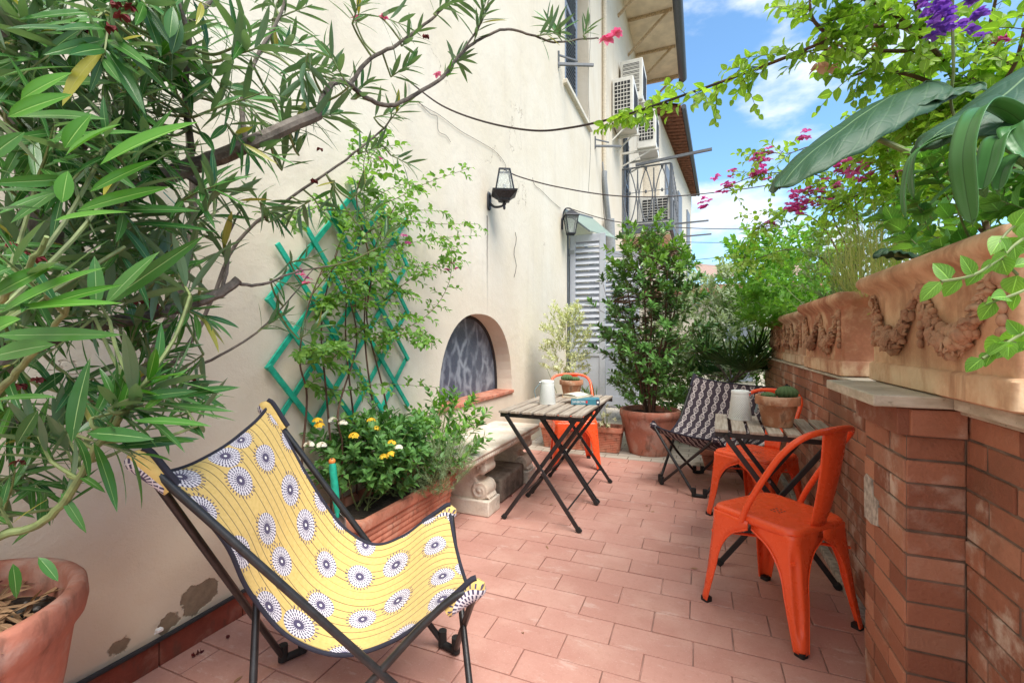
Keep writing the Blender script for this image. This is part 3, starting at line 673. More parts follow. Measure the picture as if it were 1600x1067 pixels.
for (s, z0, z1) in ((.16, 5.6, 7.6), (.16, 2.4, 4.6), (.5, 5.7, 7.6), (.5, 2.5, 4.6), (.82, 5.7, 7.6), (.82, 2.5, 4.6)):
    p = A0.lerp(A1, s); d = (A1-A0).normalized(); nn = Vector((d.y, -d.x, 0)); g = MB()
    a, b_ = p-d*.55+nn*.03, p+d*.55+nn*.03; g.bar(a+Vector((0,0,(z0+z1)/2)), b_+Vector((0,0,(z0+z1)/2)), .06, z1-z0); ww = obj('shuttered_window', g, MAT['shutterblue'], fh, smooth=False)
    g = MB(); g.bar(a+nn*.03+Vector((0,0,z0-.04)), b_+nn*.03+Vector((0,0,z0-.04)), .16, .07); obj('window_sill', g, MAT['trim'], ww, smooth=False)
lh = thing('low_building', 'low pale building with brown roof glimpsed through the hedge', 'building', (.4, 12.5, 0))
g = MB(); g.box((-1.4, 12.2, 0), (2.6, 14.5, 2.35)); obj('wall', g, MAT['trim'], lh, smooth=False)
g = MB(); g.add([(-1.7, 11.8, 2.3), (2.9, 11.8, 2.3), (2.9, 14.8, 2.75), (-1.7, 14.8, 2.75), (-1.7, 11.8, 2.38), (2.9, 11.8, 2.38), (2.9, 14.8, 2.83), (-1.7, 14.8, 2.83)], [(3,2,1,0),(4,5,6,7),(0,1,5,4)]); obj('roof', g, MAT['rooftile'], lh, smooth=False)
g = MB(); g.box((.55, 12.15, .2), (1.15, 12.19, 1.9)); dd = obj('glazed_door', g, MAT['shutterblue'], lh, smooth=False)
g = MB(); g.box((.47, 12.13, .2), (.545, 12.2, 2.0)); g.box((1.155, 12.13, .2), (1.23, 12.2, 2.0)); obj('frame', g, MAT['acwhite'], dd, smooth=False)
# ---------------------------------------------------------------- brick parapet
bw = thing('brick_wall', 'long red brick parapet wall carrying the terracotta planters', 'wall', (RX, 2, 0))
PY0, PY1, PX = 1.60, 1.94, .53
def course(g, fx, along, c0, c1, z0, hz_, depth, off, blen=.245, hlen=.245, prob=1):
    p = c0-off; k = 0
    while p < c1:
        L = blen if k % 2 == 0 else hlen
        a, b_ = max(p, c0)+.0028, min(p+L, c1)-.0028; p += L; k += 1
        if b_-a < .015: continue
        j = random.uniform(-.003, .003)
        if along == 'y': g.box((fx+j, a, z0+.003), (fx+depth, b_, z0+hz_-.003))
        else: g.box((a, fx+j, z0+.003), (b_, fx+depth, z0+hz_-.003))
        for i in range(-8, 0):
            v = g.v[i]; g.v[i] = (v[0]+random.uniform(-.0012, .0012), v[1]+random.uniform(-.0012, .0012), v[2]+random.uniform(-.0015, .0015))
HZ = .0665; g = MB()
for k in range(15):
    z0 = .0+k*HZ; off = (.02, .145)[k % 2]+random.uniform(-.01, .01)
    course(g, RX, 'y', -.8, PY0-.001, z0, HZ, .08, off)
    course(g, RX, 'y', PY1+.001, 5.75, z0, HZ, .08, off)
obj('brickwork', g, MAT['brick'], bw, smooth=False, bevel=.0035)
g = MB(); g.box((RX+.004, -.8, -.01), (RX+.30, 5.74, .997)); obj('mortar_core', g, MAT['mortar'], bw, smooth=False)
bp = thing('brick_pier', 'projecting brick pier in front of the parapet wall under a pale stone slab', 'pier', (PX, 1.77, 0))
g = MB()
for k in range(14):
    z0 = k*HZ; course(g, PX, 'y', PY0+.003, PY1, z0, HZ, .06, (0, .13)[k % 2], .25, .12)
    course(g, PY0, 'x', PX+.001, RX+.004, z0, HZ, .06, 0, .14, .14)
z0 = 14*HZ; course(g, PX-.02, 'y', PY0-.012, PY1+.015, z0, .08, .08, 0, .37, .37); course(g, PY0-.02, 'x', PX+.003, RX-.001, z0, .08, .08, 0, .14, .14)
obj('brickwork', g, MAT['brick'], bp, smooth=False, bevel=.0035)
g = MB(); g.box((PX+.004, PY0+.004, -.01), (RX+.003, PY1-.004, 1.0)); obj('mortar_core', g, MAT['mortar'], bp, smooth=False)
g = MB(); pts = [(1.80, .60), (1.86, .585), (1.93, .585), (1.935, .72), (1.91, .74), (1.86, .73), (1.855, .685), (1.80, .68)]
g.prism(pts, lambda a, b_, d: Vector((PX-d, a, b_)), -.005, .004)
obj('render_patch', g, MAT['render'], bp, smooth=False)
g = MB(); g.box((.445, 1.56, 1.013), (.86, 2.07, 1.046))
tag(obj('stone_slab', g, MAT['travertine'], bevel=.004), 'pale travertine slab lying on the brick pier under the nearest planter', 'slab')
g = MB(); g.box((RX-.02, -.8, .999), (RX+.32, 5.76, 1.0125)); obj('coping', g, MAT['travertine'], bw, smooth=False, bevel=.003)
g = MB(); g.box((RX-.045, -.8, 1.0135), (RX+.32, 1.552, 1.044)); obj('coping', g, MAT['travertine'], bw, smooth=False, bevel=.004)
# grey ledge at the foot of the parapet wall
g = MB(); g.box((RX-.035, PY1+.01, -.005), (RX+.004, 5.7, .035)); obj('foot_ledge', g, MAT['render'], bw, smooth=False, bevel=.006)
# ================================================================ metal chairs
def metal_chair(label):
    t = thing('metal_chair', label, 'chair', (0, 0, 0), 'orange metal bistro chairs')
    g = MB(); g.loft([(.176, .176, .414), (.187, .187, .420), (.190, .190, .432), (.188, .188, .444), (.180, .180, .451), (.168, .168, .4525), (.15, .15, .4505), (.09, .09, .447), (.03, .03, .446)], rad=.055, n=6)
    for i, p in enumerate(g.v): g.v[i] = (p[0]*(1+.05*p[1]/.19), p[1], p[2])
    seat = obj('seat', g, MAT['orange'], t, angle=60)
    g = MB()
    for sx in (-1, 0, 1):
        for sy in (-1, 0, 1): g.lathe([(.0045, 0), (.0045, .0006)], (sx*.018 if sy else sx*.022, sy*.018, .4462), 10)
    obj('drain_holes', g, MAT['dark'], seat)
    g = MB(); g.bar((-.19, -.19, .33), (.19, .19, .33), .018, .006); g.bar((-.19, .19, .324), (.19, -.19, .324), .018, .006); obj('under_brace', g, MAT['orange'], t, smooth=False)
    for sx, sy in ((1, 1), (-1, 1), (1, -1), (-1, -1)):
        g = MB(); nz = 26; cols = []; rows = []
        for j in range(nz+1):
            z = .418*(1-j/nz)+.012
            k = max(0, (.418-z)/.418)
            kx = .187*(1+.05*sy)+(.030)*k**1.1; ky = .187+(.035 if sy > 0 else .050)*k**1.1
            if z > .385: w_ = .186*1
            elif z > .20: w_ = .186-.128*math.sqrt(max(0, 1-((z-.20)/.186)**2))
            else: w_ = .058-.026*(.20-z)/.19
            wx_ = min(w_*(kx/.187), kx); r_ = min(.032, w_*.62)
            ds = -.010*max(0, min(1, (z-.05)/.04))*max(0, min(1, (.40-z)/.06))
            pts = [(wx_, 0), (wx_*.6+r_*.4, 0), (r_, 0)]
            for a in range(1, 6):
                th = math.pi/2*a/6; dd = ds if a in (2, 3, 4) else 0
                pts.append((r_-r_*math.sin(th)-dd*.7, r_-r_*math.cos(th)-dd*.7))
            pts += [(0, r_), (0, w_*.6+r_*.4), (0, w_)]
            rows.append([Vector((sx*(kx-a), sy*(ky-b_), z)) for a, b_ in pts])
        m_ = len(rows[0]); vs = [p for r_ in rows for p in r_]
        fs = [(j*m_+i, j*m_+i+1, (j+1)*m_+i+1, (j+1)*m_+i) for j in range(nz) for i in range(m_-1)]
        if sx*sy < 0: fs = [f[::-1] for f in fs]
        g.add(vs, fs)
        leg = obj('leg', g, MAT['orange'], t, angle=80, solid=.0045)
        for s_ in (0, 1):
            pass
        e = MB(); pl = [r_[0] for r_ in rows[2:]]; pr = [r_[-1] for r_ in rows[2:]]
        e.tube(pl, .0042, 6); e.tube(pr, .0042, 6); obj('rolled_edge', e, MAT['orange'], leg)
        f = MB(); c = rows[-1][m_//2]; f.loft([(.019, .019, -.004), (.019, .019, .014)], (c.x-sx*.012, c.y-sy*.012, .004), rad=.008); obj('rubber_foot', f, MAT['rubber'], leg)
    half = [(.197, .03, .425), (.199, .0, .50), (.200, -.055, .60), (.199, -.125, .715), (.190, -.178, .785), (.155, -.213, .825), (.09, -.235, .842), (0, -.243, .847)]
    pts = catmull(half+[(-a, b_, c) for a, b_, c in half[-2::-1]], 5)
    g = MB(); g.tube(pts, .0125, 12); obj('back_hoop', g, MAT['orange'], t)
    def spl(s, q):
        w_ = .052+.030*q; z = .448+.392*q; y = -.182-.066*q**1.2-.012*math.sin(math.pi*q)-(.014*(1-(2*s-1)**2))
        em = .004 if .12 < s < .88 and .08 < q < .90 else 0
        return Vector(((2*s-1)*w_, y-em+.012, z))
    g = MB(); g.grid(spl, 14, 16); g.uv = None; obj('backrest', g, MAT['orange'], t, angle=60, solid=.004)
    return t
def place(o, x, y, facing):            # facing: world direction of the chair's front (+y local)
    o.location = (x, y, 0); o.rotation_euler = (0, 0, math.atan2(facing[1], facing[0])-math.pi/2)
ch = metal_chair('orange metal chair nearest the camera, its back to the brick pier')
ch2 = dup(ch, (0,0,0), 0, 'orange metal chair between the dark patterned chair and the small table with one lantern')
ch3 = dup(ch, (0,0,0), 0, 'orange metal chair beyond the double table, its seat seen under the books')
place(ch, .315, 2.30, (-.70, .62)); place(ch2, .345, 3.43, (-.62, -.78)); place(ch3, -1.13, 4.27, (.40, -.91))
# ================================================================ folding slatted tables
def fold_table(label):
    t = thing('folding_table', label, 'table', (0, 0, 0), 'folding slatted bistro tables'); Z = .73
    for k in range(7):
        x0 = -.285+k*.0825; g = MB(); g.box((x0+.003, -.268, Z-.016), (x0+.068, .268, Z)); obj('slat', g, MAT['slat'], t, smooth=False, bevel=.003)
    for sy in (-1, 1):
        g = MB(); g.box((-.28, sy*.235-.008, Z-.045), (.28, sy*.235+.008, Z-.0165)); obj('rail', g, MAT['black'], t, smooth=False)
    for s in (1, -1):
        off = .255 if s > 0 else .228
        for sy in (-1, 1):
            g = MB(); g.bar((-s*.235, sy*off, Z-.03), (s*.262, sy*off, .008), .013, .026, (0, 0, 1)); leg = obj('leg', g, MAT['black'], t, smooth=False, bevel=.003)
            f = MB(); f.bar((s*.248, sy*off, .028), (s*.268, sy*off, .004), .018, .034); obj('foot_cap', f, MAT['rubber'], leg, smooth=False, bevel=.004)
        g = MB(); zz = .12 if s > 0 else .16; xx = s*.262-s*(zz/.70)*.497; g.tube([(xx, -off, zz), (xx, off, zz)], .006, 8); obj('cross_bar', g, MAT['black'], t)
    for sy in (-1, 1):
        g = MB(); g.tube([(.0135, sy*.22, .35), (.0135, sy*.264, .35)], .007, 8); obj('pivot_bolt', g, MAT['steel'], t)
    return t
tb = fold_table('slatted folding table holding one lantern and a cactus pot beside the brick wall')
tb2 = dup(tb, (-.955, 3.02, 0), 0, 'nearer of the two slatted folding tables pushed end to end beside the stone bench')
tb3 = dup(tb, (-.955, 3.565, 0), 0, 'farther of the two joined slatted folding tables, under the cactus pot and books')
tb.location = (.36, 2.875, 0); tb.rotation_euler = (0, 0, R(-2))
# ================================================================ sling chairs
def rod(pts, r, name, parent, m='black'):
    g = MB(); g.tube(pts, r, 10); return obj(name, g, MAT[m], parent)
def sling_chair(label, tops, feet, ledge, redge, cloth, base, sag=.05, rr=.0112, bend=.05, top=.06):
    t = thing('sling_chair', label, 'chair', base, 'folding cloth sling chairs')
    tops = {k: Vector(v) for k, v in tops.items()}; feet = {k: Vector(v) for k, v in feet.items()}
    pairs = [('TL', 'FL'), ('TL', 'BR'), ('TR', 'FR'), ('TR', 'BL'), ('FL', 'BL'), ('FL', 'FR'), ('FR', 'BR'), ('FR', 'FL')]
    ends = {k: [] for k in feet}
    for a, f in pairs:
        d = (tops[a]-feet[f]); d.z = 0; d = d.normalized() if d.length > .02 else Vector((1, 0, 0))
        e = feet[f]+d*.045+Vector((0, 0, .022)); ends[f].append(e)
        p0 = tops[a]
        if a[0] == 'F' and f[0] == 'B':
            dv = (e-p0); pts = catmull([p0+Vector((0, 0, -.012)), p0+dv*.12+Vector((0, 0, bend*.55)), p0+dv*.3+Vector((0, 0, bend*.6)), p0+dv*.62, e], 6)
        else: pts = [p0, e]
        rod(pts, rr, 'frame_rod', t)
    for f, es in ends.items():
        c = sum(es, Vector())/len(es); c.z = .014
        g = MB(); g.tube([es[0], es[0]+Vector((0, 0, -.008)), c, es[-1]+Vector((0, 0, -.008)), es[-1]], rr*1.25, 10)
        for e in es: g.tube([e+Vector((0, 0, -.014)), e+Vector((0, 0, .045))], rr*1.5, 10)
        obj('foot_joint', g, MAT['rubber'], t)
    NU, NV = 26, 60
    def resamp(pts):
        c = catmull(pts, 14); L = [0]
        for i in range(1, len(c)): L.append(L[-1]+(c[i]-c[i-1]).length)
        out = []
        for k in range(NV+1):
            q = L[-1]*k/NV; j = max(i for i in range(len(L)) if L[i] <= q+1e-9); j = min(j, len(c)-2)
            out.append(c[j].lerp(c[j+1], (q-L[j])/max(1e-9, L[j+1]-L[j])))
        return out, L[-1]
    LE, l1 = resamp(ledge); RE, l2 = resamp(redge); ln = (l1+l2)/2; wid = sum((LE[k]-RE[k]).length for k in range(NV+1))/(NV+1)
    def surf(s, q):
        j = min(int(q*NV+.5), NV); a, b_ = LE[j], RE[j]; p = a.lerp(b_, s); k = 4*s*(1-s)
        ed = math.exp(-q/.05)+math.exp(-(1-q)/.05)
        return p+Vector((0, 0, -sag*k*(math.sin(math.pi*q)**.6)-top*ed*k**.7)) + Vector((0, 0, .004*noise.noise((s*5, q*7, 3))))
    g = MB(); g.grid(surf, NU, NV, lambda s, q: (s*wid, q*ln)); cl = obj('sling_cloth', g, MAT[cloth], t, angle=180, solid=.003, sub=1)
    bd = [surf(0, k/NV) for k in range(NV+1)]+[surf(k/NU, 1) for k in range(1, NU+1)]+[surf(1, 1-k/NV) for k in range(1, NV+1)]+[surf(1-k/NU, 0) for k in range(1, NU)]
    g = MB(); g.tube(bd, .0062, 8, closed=True); obj('piping', g, MAT['piping'], cl)
    for a, f, ins in (('TL', 'FL', LE[3]), ('TR', 'FR', RE[3]), ('FL', 'BL', LE[-4]), ('FR', 'BR', RE[-4])):
        d = ((feet[f]-tops[a]).normalized()*.6+(ins-tops[a]).normalized()*.4).normalized(); sd = d.cross(Vector((0, 0, 1))).normalized(); uu = sd.cross(d)
        g = MB()
        def pk(s, q, a=a, d=d, sd=sd, uu=uu):
            rad = .027*math.sqrt(max(0, 1-(1-min(1, q/.25))**2))*(1-.45*q); th = s*2*math.pi
            return tops[a]-d*.022+d*.135*q+sd*math.cos(th)*rad+uu*math.sin(th)*rad*1.15-uu*.006
        g.grid(pk, 18, 14, lambda s, q: (s*.10+.10, q*.10+.27)); pk_o = obj('corner_pocket', g, MAT[cloth], t, angle=180)
        e = MB(); e.tube([pk(.25+.02*math.sin(q*.4), q/12)+uu*.004 for q in range(1, 13)], .009, 8); obj('binding', e, MAT['piping'], pk_o)
    return t
def pd(u, v, d): return P(u, v, d)
sling_chair('yellow sling chair with sunburst print cloth on a folding black frame',
    dict(TL=pd(216, 714, 1.138), TR=pd(415, 634, 1.714), FL=pd(746, 914, 1.329), FR=pd(704, 797, 1.774)),
    dict(BL=(-1.106, .842, 0), BR=(-1.444, 1.28, 0), FL=(-.6, 1.19, 0), FR=(-.889, 1.556, 0)),
    [pd(224, 738, 1.14), pd(290, 778, 1.19), pd(352, 848, 1.25), pd(388, 922, 1.30), (pd(440, 985, 1.33)), pd(500, 1018, 1.345), pd(556, 1021, 1.35), pd(620, 998, 1.345), pd(685, 952, 1.335), pd(738, 922, 1.33)],
    [pd(420, 630, 1.716), pd(436, 662, 1.705), pd(460, 708, 1.70), pd(495, 768, 1.70), pd(535, 822, 1.71), pd(585, 850, 1.725), pd(630, 838, 1.745), pd(665, 812, 1.76), pd(702, 792, 1.774)],
    'yellow', (-1.0, 1.2, 0), sag=.035)
sling_chair('dark sling chair with pale geometric print beside the big potted shrub',
    dict(TL=(-.05, 4.53, .86), TR=(.625, 4.06, .83), FL=(-.364, 3.91, .50), FR=(.10, 3.70, .455)),
    dict(BL=(-.025, 4.43, 0), BR=(.38, 4.16, 0), FL=(-.333, 3.965, 0), FR=(-.008, 3.71, 0)),
    [(-.05, 4.52, .855), (-.10, 4.42, .68), (-.17, 4.30, .50), (-.245, 4.15, .40), (-.31, 4.02, .415), (-.36, 3.92, .49)],
    [(.62, 4.05, .825), (.59, 4.0, .66), (.50, 3.93, .48), (.31, 3.84, .37), (.19, 3.76, .375), (.105, 3.705, .45)],
    'ikat', (.1, 4.1, 0), sag=.06, top=.02)
# ================================================================ things on the tables
def lantern(loc, rz, label):
    t = thing('lantern', label, 'lantern', (0, 0, 0), 'white perforated lanterns')
    pr = [(.0, .0), (.060, .0), (.062, .004), (.0475, .146), (.0455, .147), (.0455, .152), (.048, .1525), (.048, .166), (.046, .169), (.036, .168), (.034, .155), (0, .15)]
    g = MB(); g.lathe(pr, n=40); obj('body', g, MAT['lantern'], t, angle=50)
    g = MB(); P_ = []
    for k in range(15):
        a = k/14; P_.append((Vector((0, -.051+.006*math.sin(a*9), .158)).lerp(Vector((.0, -.083, .045)), a)+Vector((0, -.022*math.sin(math.pi*a), 0)), a))
    vs = []; fs = []
    for p, a in P_:
        w_ = .013-.003*math.sin(a*3.1); vs += [p+Vector((-w_, 0, 0)), p+Vector((w_, 0, 0)), p+Vector((w_, -.0025, 0)), p+Vector((-w_, -.0025, 0))]
    for i in range(14):
        for k in range(4): fs.append((i*4+k, i*4+(k+1) % 4, i*4+4+(k+1) % 4, i*4+4+k))
    fs += [(0, 1, 2, 3), (59, 58, 57, 56)]; g.add(vs, fs); h = obj('strap_handle', g, MAT['handle'], t)
    g = MB(); g.tube([(0, -.046, .157), (0, -.058, .157)], .005, 10); obj('stud', g, MAT['steel'], t)
    t.location = loc; t.rotation_euler = (0, 0, rz); return t
ZT = .7305
l1 = lantern((-1.03, 3.16, ZT), R(-62), 'white perforated lantern with grey strap beside the books')
l2 = dup(l1, (.215, 2.985, ZT), R(105), 'white perforated lantern standing alone next to the wide cactus pot')
def cactus_pot(loc, r, h, plabel, plants, glabel):
    t = thing('flowerpot', plabel, 'flowerpot', loc, 'terracotta cactus pots on the tables')
    x, y, z = loc
    pr = [(0, 0), (r*.62, 0), (r*.655, .004), (r*.86, h*.70), (r*.90, h*.72), (r*.985, h*.72), (r*1.0, h*.74), (r*1.0, h*.97), (r*.98, h), (r*.90, h), (r*.88, h*.97), (r*.85, h*.88)]
    g = MB(); g.lathe(pr, loc, 40, wob=.004); obj('pot', g, MAT['flowerpot'], t, angle=50)
    g = MB(); g.lathe([(r*.87, h*.885), (r*.5, h*.90), (0, h*.91)], loc, 24); obj('soil', g, MAT['soil'], t)
    for (dx, dy, rr, hh, lab) in plants:
        g = MB(); n = 84; m_ = 14; c = Vector((x+dx*r, y+dy*r, z+h*.88))
        vs = []; fs = []
        for i in range(m_+1):
            ph = math.pi*i/m_
            for k in range(n):
                a = 2*math.pi*k/n; q = 1+.13*math.cos(a*14); vs.append(c+Vector((rr*q*math.sin(ph)*math.cos(a), rr*q*math.sin(ph)*math.sin(a), hh*(math.cos(ph)*.5+.5))))
        for i in range(m_):
            for k in range(n): fs.append((i*n+k, (i+1)*n+k, (i+1)*n+(k+1) % n, i*n+(k+1) % n))
        g.add(vs, fs)
        ct = thing('cactus', lab, 'cactus', c, 'small round cacti'); obj('body', g, MAT['cactus'], ct, angle=180)
        L = []
        for i in range(420):
            ph = math.acos(random.uniform(-.2, 1)); a = 2*math.pi*random.randrange(14)/14; dd = Vector((math.sin(ph)*math.cos(a), math.sin(ph)*math.sin(a), math.cos(ph)))
            p = c+Vector((dd.x*rr*1.08, dd.y*rr*1.08, hh*(dd.z*.5+.5))); leafrow(L, p, dd+rv(.7), rr*.30, .0018, rv())
        foliage('spines', L, 'lance', MAT['grass'], ct, seg=1)
    return t
cp = cactus_pot((-.985, 3.66, ZT), .098, .135, 'small terracotta pot with cactus standing behind the books', [(-.36, -.1, .045, .062, 'ribbed round cactus in the pot behind the books'), (.30, .15, .034, .042, 'low pale cactus beside the rounder one, in the pot behind the books')], '')
cp2 = cactus_pot((.385, 2.83, ZT), .108, .165, 'wide terracotta cactus pot on the small table by the brick wall', [(.42, .05, .050, .072, 'rounded spiny cactus at the edge of the wide pot by the wall'), (-.38, .1, .034, .036, 'flat cactus clump in the wide pot by the wall')], '')
bk = thing('book', 'thick closed book with teal spine and white lettering lying on the slats', 'book', (-.78, 3.28, ZT))
Rb = Matrix.Rotation(R(14), 3, 'Z')
def bb(lo, hi, m, nm, par, c=(-.78, 3.28, ZT), rot=Rb):
    g = MB(); c = Vector(c); g.box(lo, hi); g.v = [tuple(c+rot @ Vector(p)) for p in g.v]; return obj(nm, g, m, par, smooth=False)
bb((-.098, -.064, .003), (.100, .063, .036), MAT['paper'], 'pages', bk)
cvr = bb((-.100, -.069, .0), (.102, -.0645, .039), MAT['teal'], 'spine', bk); bb((-.100, -.0643, .0), (.102, .066, .0028), MAT['teal'], 'back_cover', bk); bb((-.100, -.0643, .0362), (.102, .066, .039), MAT['teal'], 'front_cover', bk)
bb((.078, -.0702, .0003), (.1005, -.0692, .0387), MAT['navy'], 'spine_band', cvr); bb((.083, -.0709, .012), (.095, -.0704, .027), MAT['print'], 'emblem', cvr)
bb((.004, -.0702, .012), (.017, -.0692, .030), MAT['redprint'], 'red_mark', cvr)
tc = bpy.data.curves.new('lettering', 'FONT'); tc.body = 'DAN BROWN'; tc.size = .0235; tc.extrude = .0004; tc.align_y = 'CENTER'; tc.space_character = .95
to = bpy.data.objects.new('lettering', tc); COL.objects.link(to); tc.materials.append(MAT['print']); to.parent = cvr
dg = bpy.context.evaluated_depsgraph_get(); me = bpy.data.meshes.new_from_object(to.evaluated_get(dg)); bpy.data.objects.remove(to); sx_ = .094/max(v.co.x for v in me.vertices)
for v in me.vertices: q = Vector((-.094+v.co.x*sx_, -.0698-v.co.z*.5, .0195+v.co.y*1.15)); v.co = Rb @ q
o = link('lettering', me, cvr); ORG[o.name] = Vector((-.78, 3.28, ZT)); me.materials.clear(); me.materials.append(MAT['print'])
bk2 = thing('book', 'worn paperback with tan cover and splayed cream pages on top of the teal book', 'book', (-.86, 3.31, ZT+.0395))
R2 = Matrix.Rotation(R(-18), 3, 'Z'); c2 = (-.85, 3.31, ZT+.0395)
bb((-.072, -.085, .0), (.055, .085, .003), MAT['kraft'], 'cover', bk2, c2, R2); bb((-.072, -.085, .003), (-.068, .085, .024), MAT['kraft'], 'cover', bk2, c2, R2)
g = MB(); g.grid(lambda s, q: Vector(c2)+R2 @ Vector((-.067+.122*s, -.083+.166*q, .0245-.008*s*s+.006*math.sin(s*3.1))), 12, 4); g.uv = None; obj('top_page', g, MAT['paper'], bk2, solid=.001)
bb((-.0675, -.082, .0032), (.053, .082, .0150), MAT['paper'], 'pages', bk2, c2, R2)
g = MB(); g.grid(lambda s, q: Vector(c2)+R2 @ Vector((-.067+.118*s, -.082+.164*q, .0195-.004*s*s+.003*math.sin(s*3.1))), 12, 4); g.uv = None; obj('loose_page', g, MAT['paper'], bk2, solid=.001)
# ================================================================ stone bench and block
bn = thing('stone_bench', 'carved pale stone bench with scrolled pedestals under the arched window', 'bench', (-1.52, 3.15, 0))
BX0, BX1, BY0, BY1 = -1.74, -1.30, 2.50, 3.78
g = MB(); c = ((BX0+BX1)/2, (BY0+BY1)/2, 0); hx, hy = (BX1-BX0)/2, (BY1-BY0)/2
g.loft([(hx-.05, hy-.05, .375), (hx-.03, hy-.03, .385), (hx-.028, hy-.028, .40), (hx-.012, hy-.012, .405), (hx-.010, hy-.010, .438), (hx-.002, hy-.002, .443), (hx, hy, .450), (hx-.004, hy-.004, .458), (hx-.035, hy-.035, .4595), (hx-.038, hy-.038, .4565)], c, rad=.015)
sb_ = obj('seat', g, MAT['stone'], bn, angle=60, bevel=.002)
g = MB()
def egg(x, y, rot):
    g.ball((x, y, .420), (.013, .012, .019), 8, 6); g.tube([(x+dx*rot[0], y+dx*rot[1], .438) for dx in (-.016, -.008, 0, .008, .016)], .006, 5)
n = 40
for k in range(n): yy = BY0+.02+(BY1-BY0-.04)*k/(n-1); egg(BX1-.014, yy, (0, 1))
for k in range(14): xx = BX0+.02+(BX1-BX0-.04)*k/13; egg(xx, BY0+.014, (1, 0)); egg(xx, BY1-.014, (1, 0))
obj('carved_edge', g, MAT['stone'], sb_, angle=180)
def pedestal(yc):
    g = MB(); xc = -1.53; w_ = .066; fn = lambda a, b_, d: Vector((xc+a, yc+d, b_))
    poly = [(.15, .10), (.165, .13), (.17, .17), (.15, .205), (.115, .225), (.10, .25), (.125, .275), (.165, .30), (.18, .335), (.185, .378)]
    g.prism(poly+[(-a, b_) for a, b_ in poly[::-1]], fn, -w_, w_)
    for sx in (-1, 1):
        for zc, xo, r_ in ((.165, .135, .060), (.315, .15, .040)):
            g.tube([(xc+sx*xo, yc-w_-.010, zc), (xc+sx*xo, yc+w_+.010, zc)], r_, 20)
            for sy in (-1, 1):
                sp = [Vector((xc+sx*(xo+(r_-.006)*(1-q/26)*math.cos(sx*1.57+q*.42)), yc+sy*(w_+.010), zc+(r_-.006)*(1-q/26)*math.sin(1.57+q*.42))) for q in range(24)]
                g.tube(sp, .007, 6); g.ball((xc+sx*xo, yc+sy*(w_+.01), zc), .014, 8, 6)
        for q in range(5):   # leaf curling out over the foot
            g.ball((xc+sx*(.165-.012*q), yc, .112+.008*q), (.022, .07-.006*q, .014), 8, 6)
    for q in range(6):
        a = -1+2*q/5; g.tube([(xc+.155, yc+a*.055, .115), (xc+.19, yc+a*.06, .128), (xc+.205, yc+a*.055, .112)], [.013, .011, .006], 6)
    p = obj('pedestal', g, MAT['stone'], bn, remesh=.0055)
    g = MB(); g.box((xc-.215, yc-.095, 0), (xc+.215, yc+.095, .105)); obj('plinth', g, MAT['stone'], p, bevel=.008)
pedestal(2.86); pedestal(3.62)
g = MB(); g.box((-1.74, 3.03, .0), (-1.34, 3.50, .185)); bl = obj('stone_block', g, MAT['darkstone'], bevel=.02)
tag(bl, 'rough dark stone block lying under the carved bench', 'stone block')
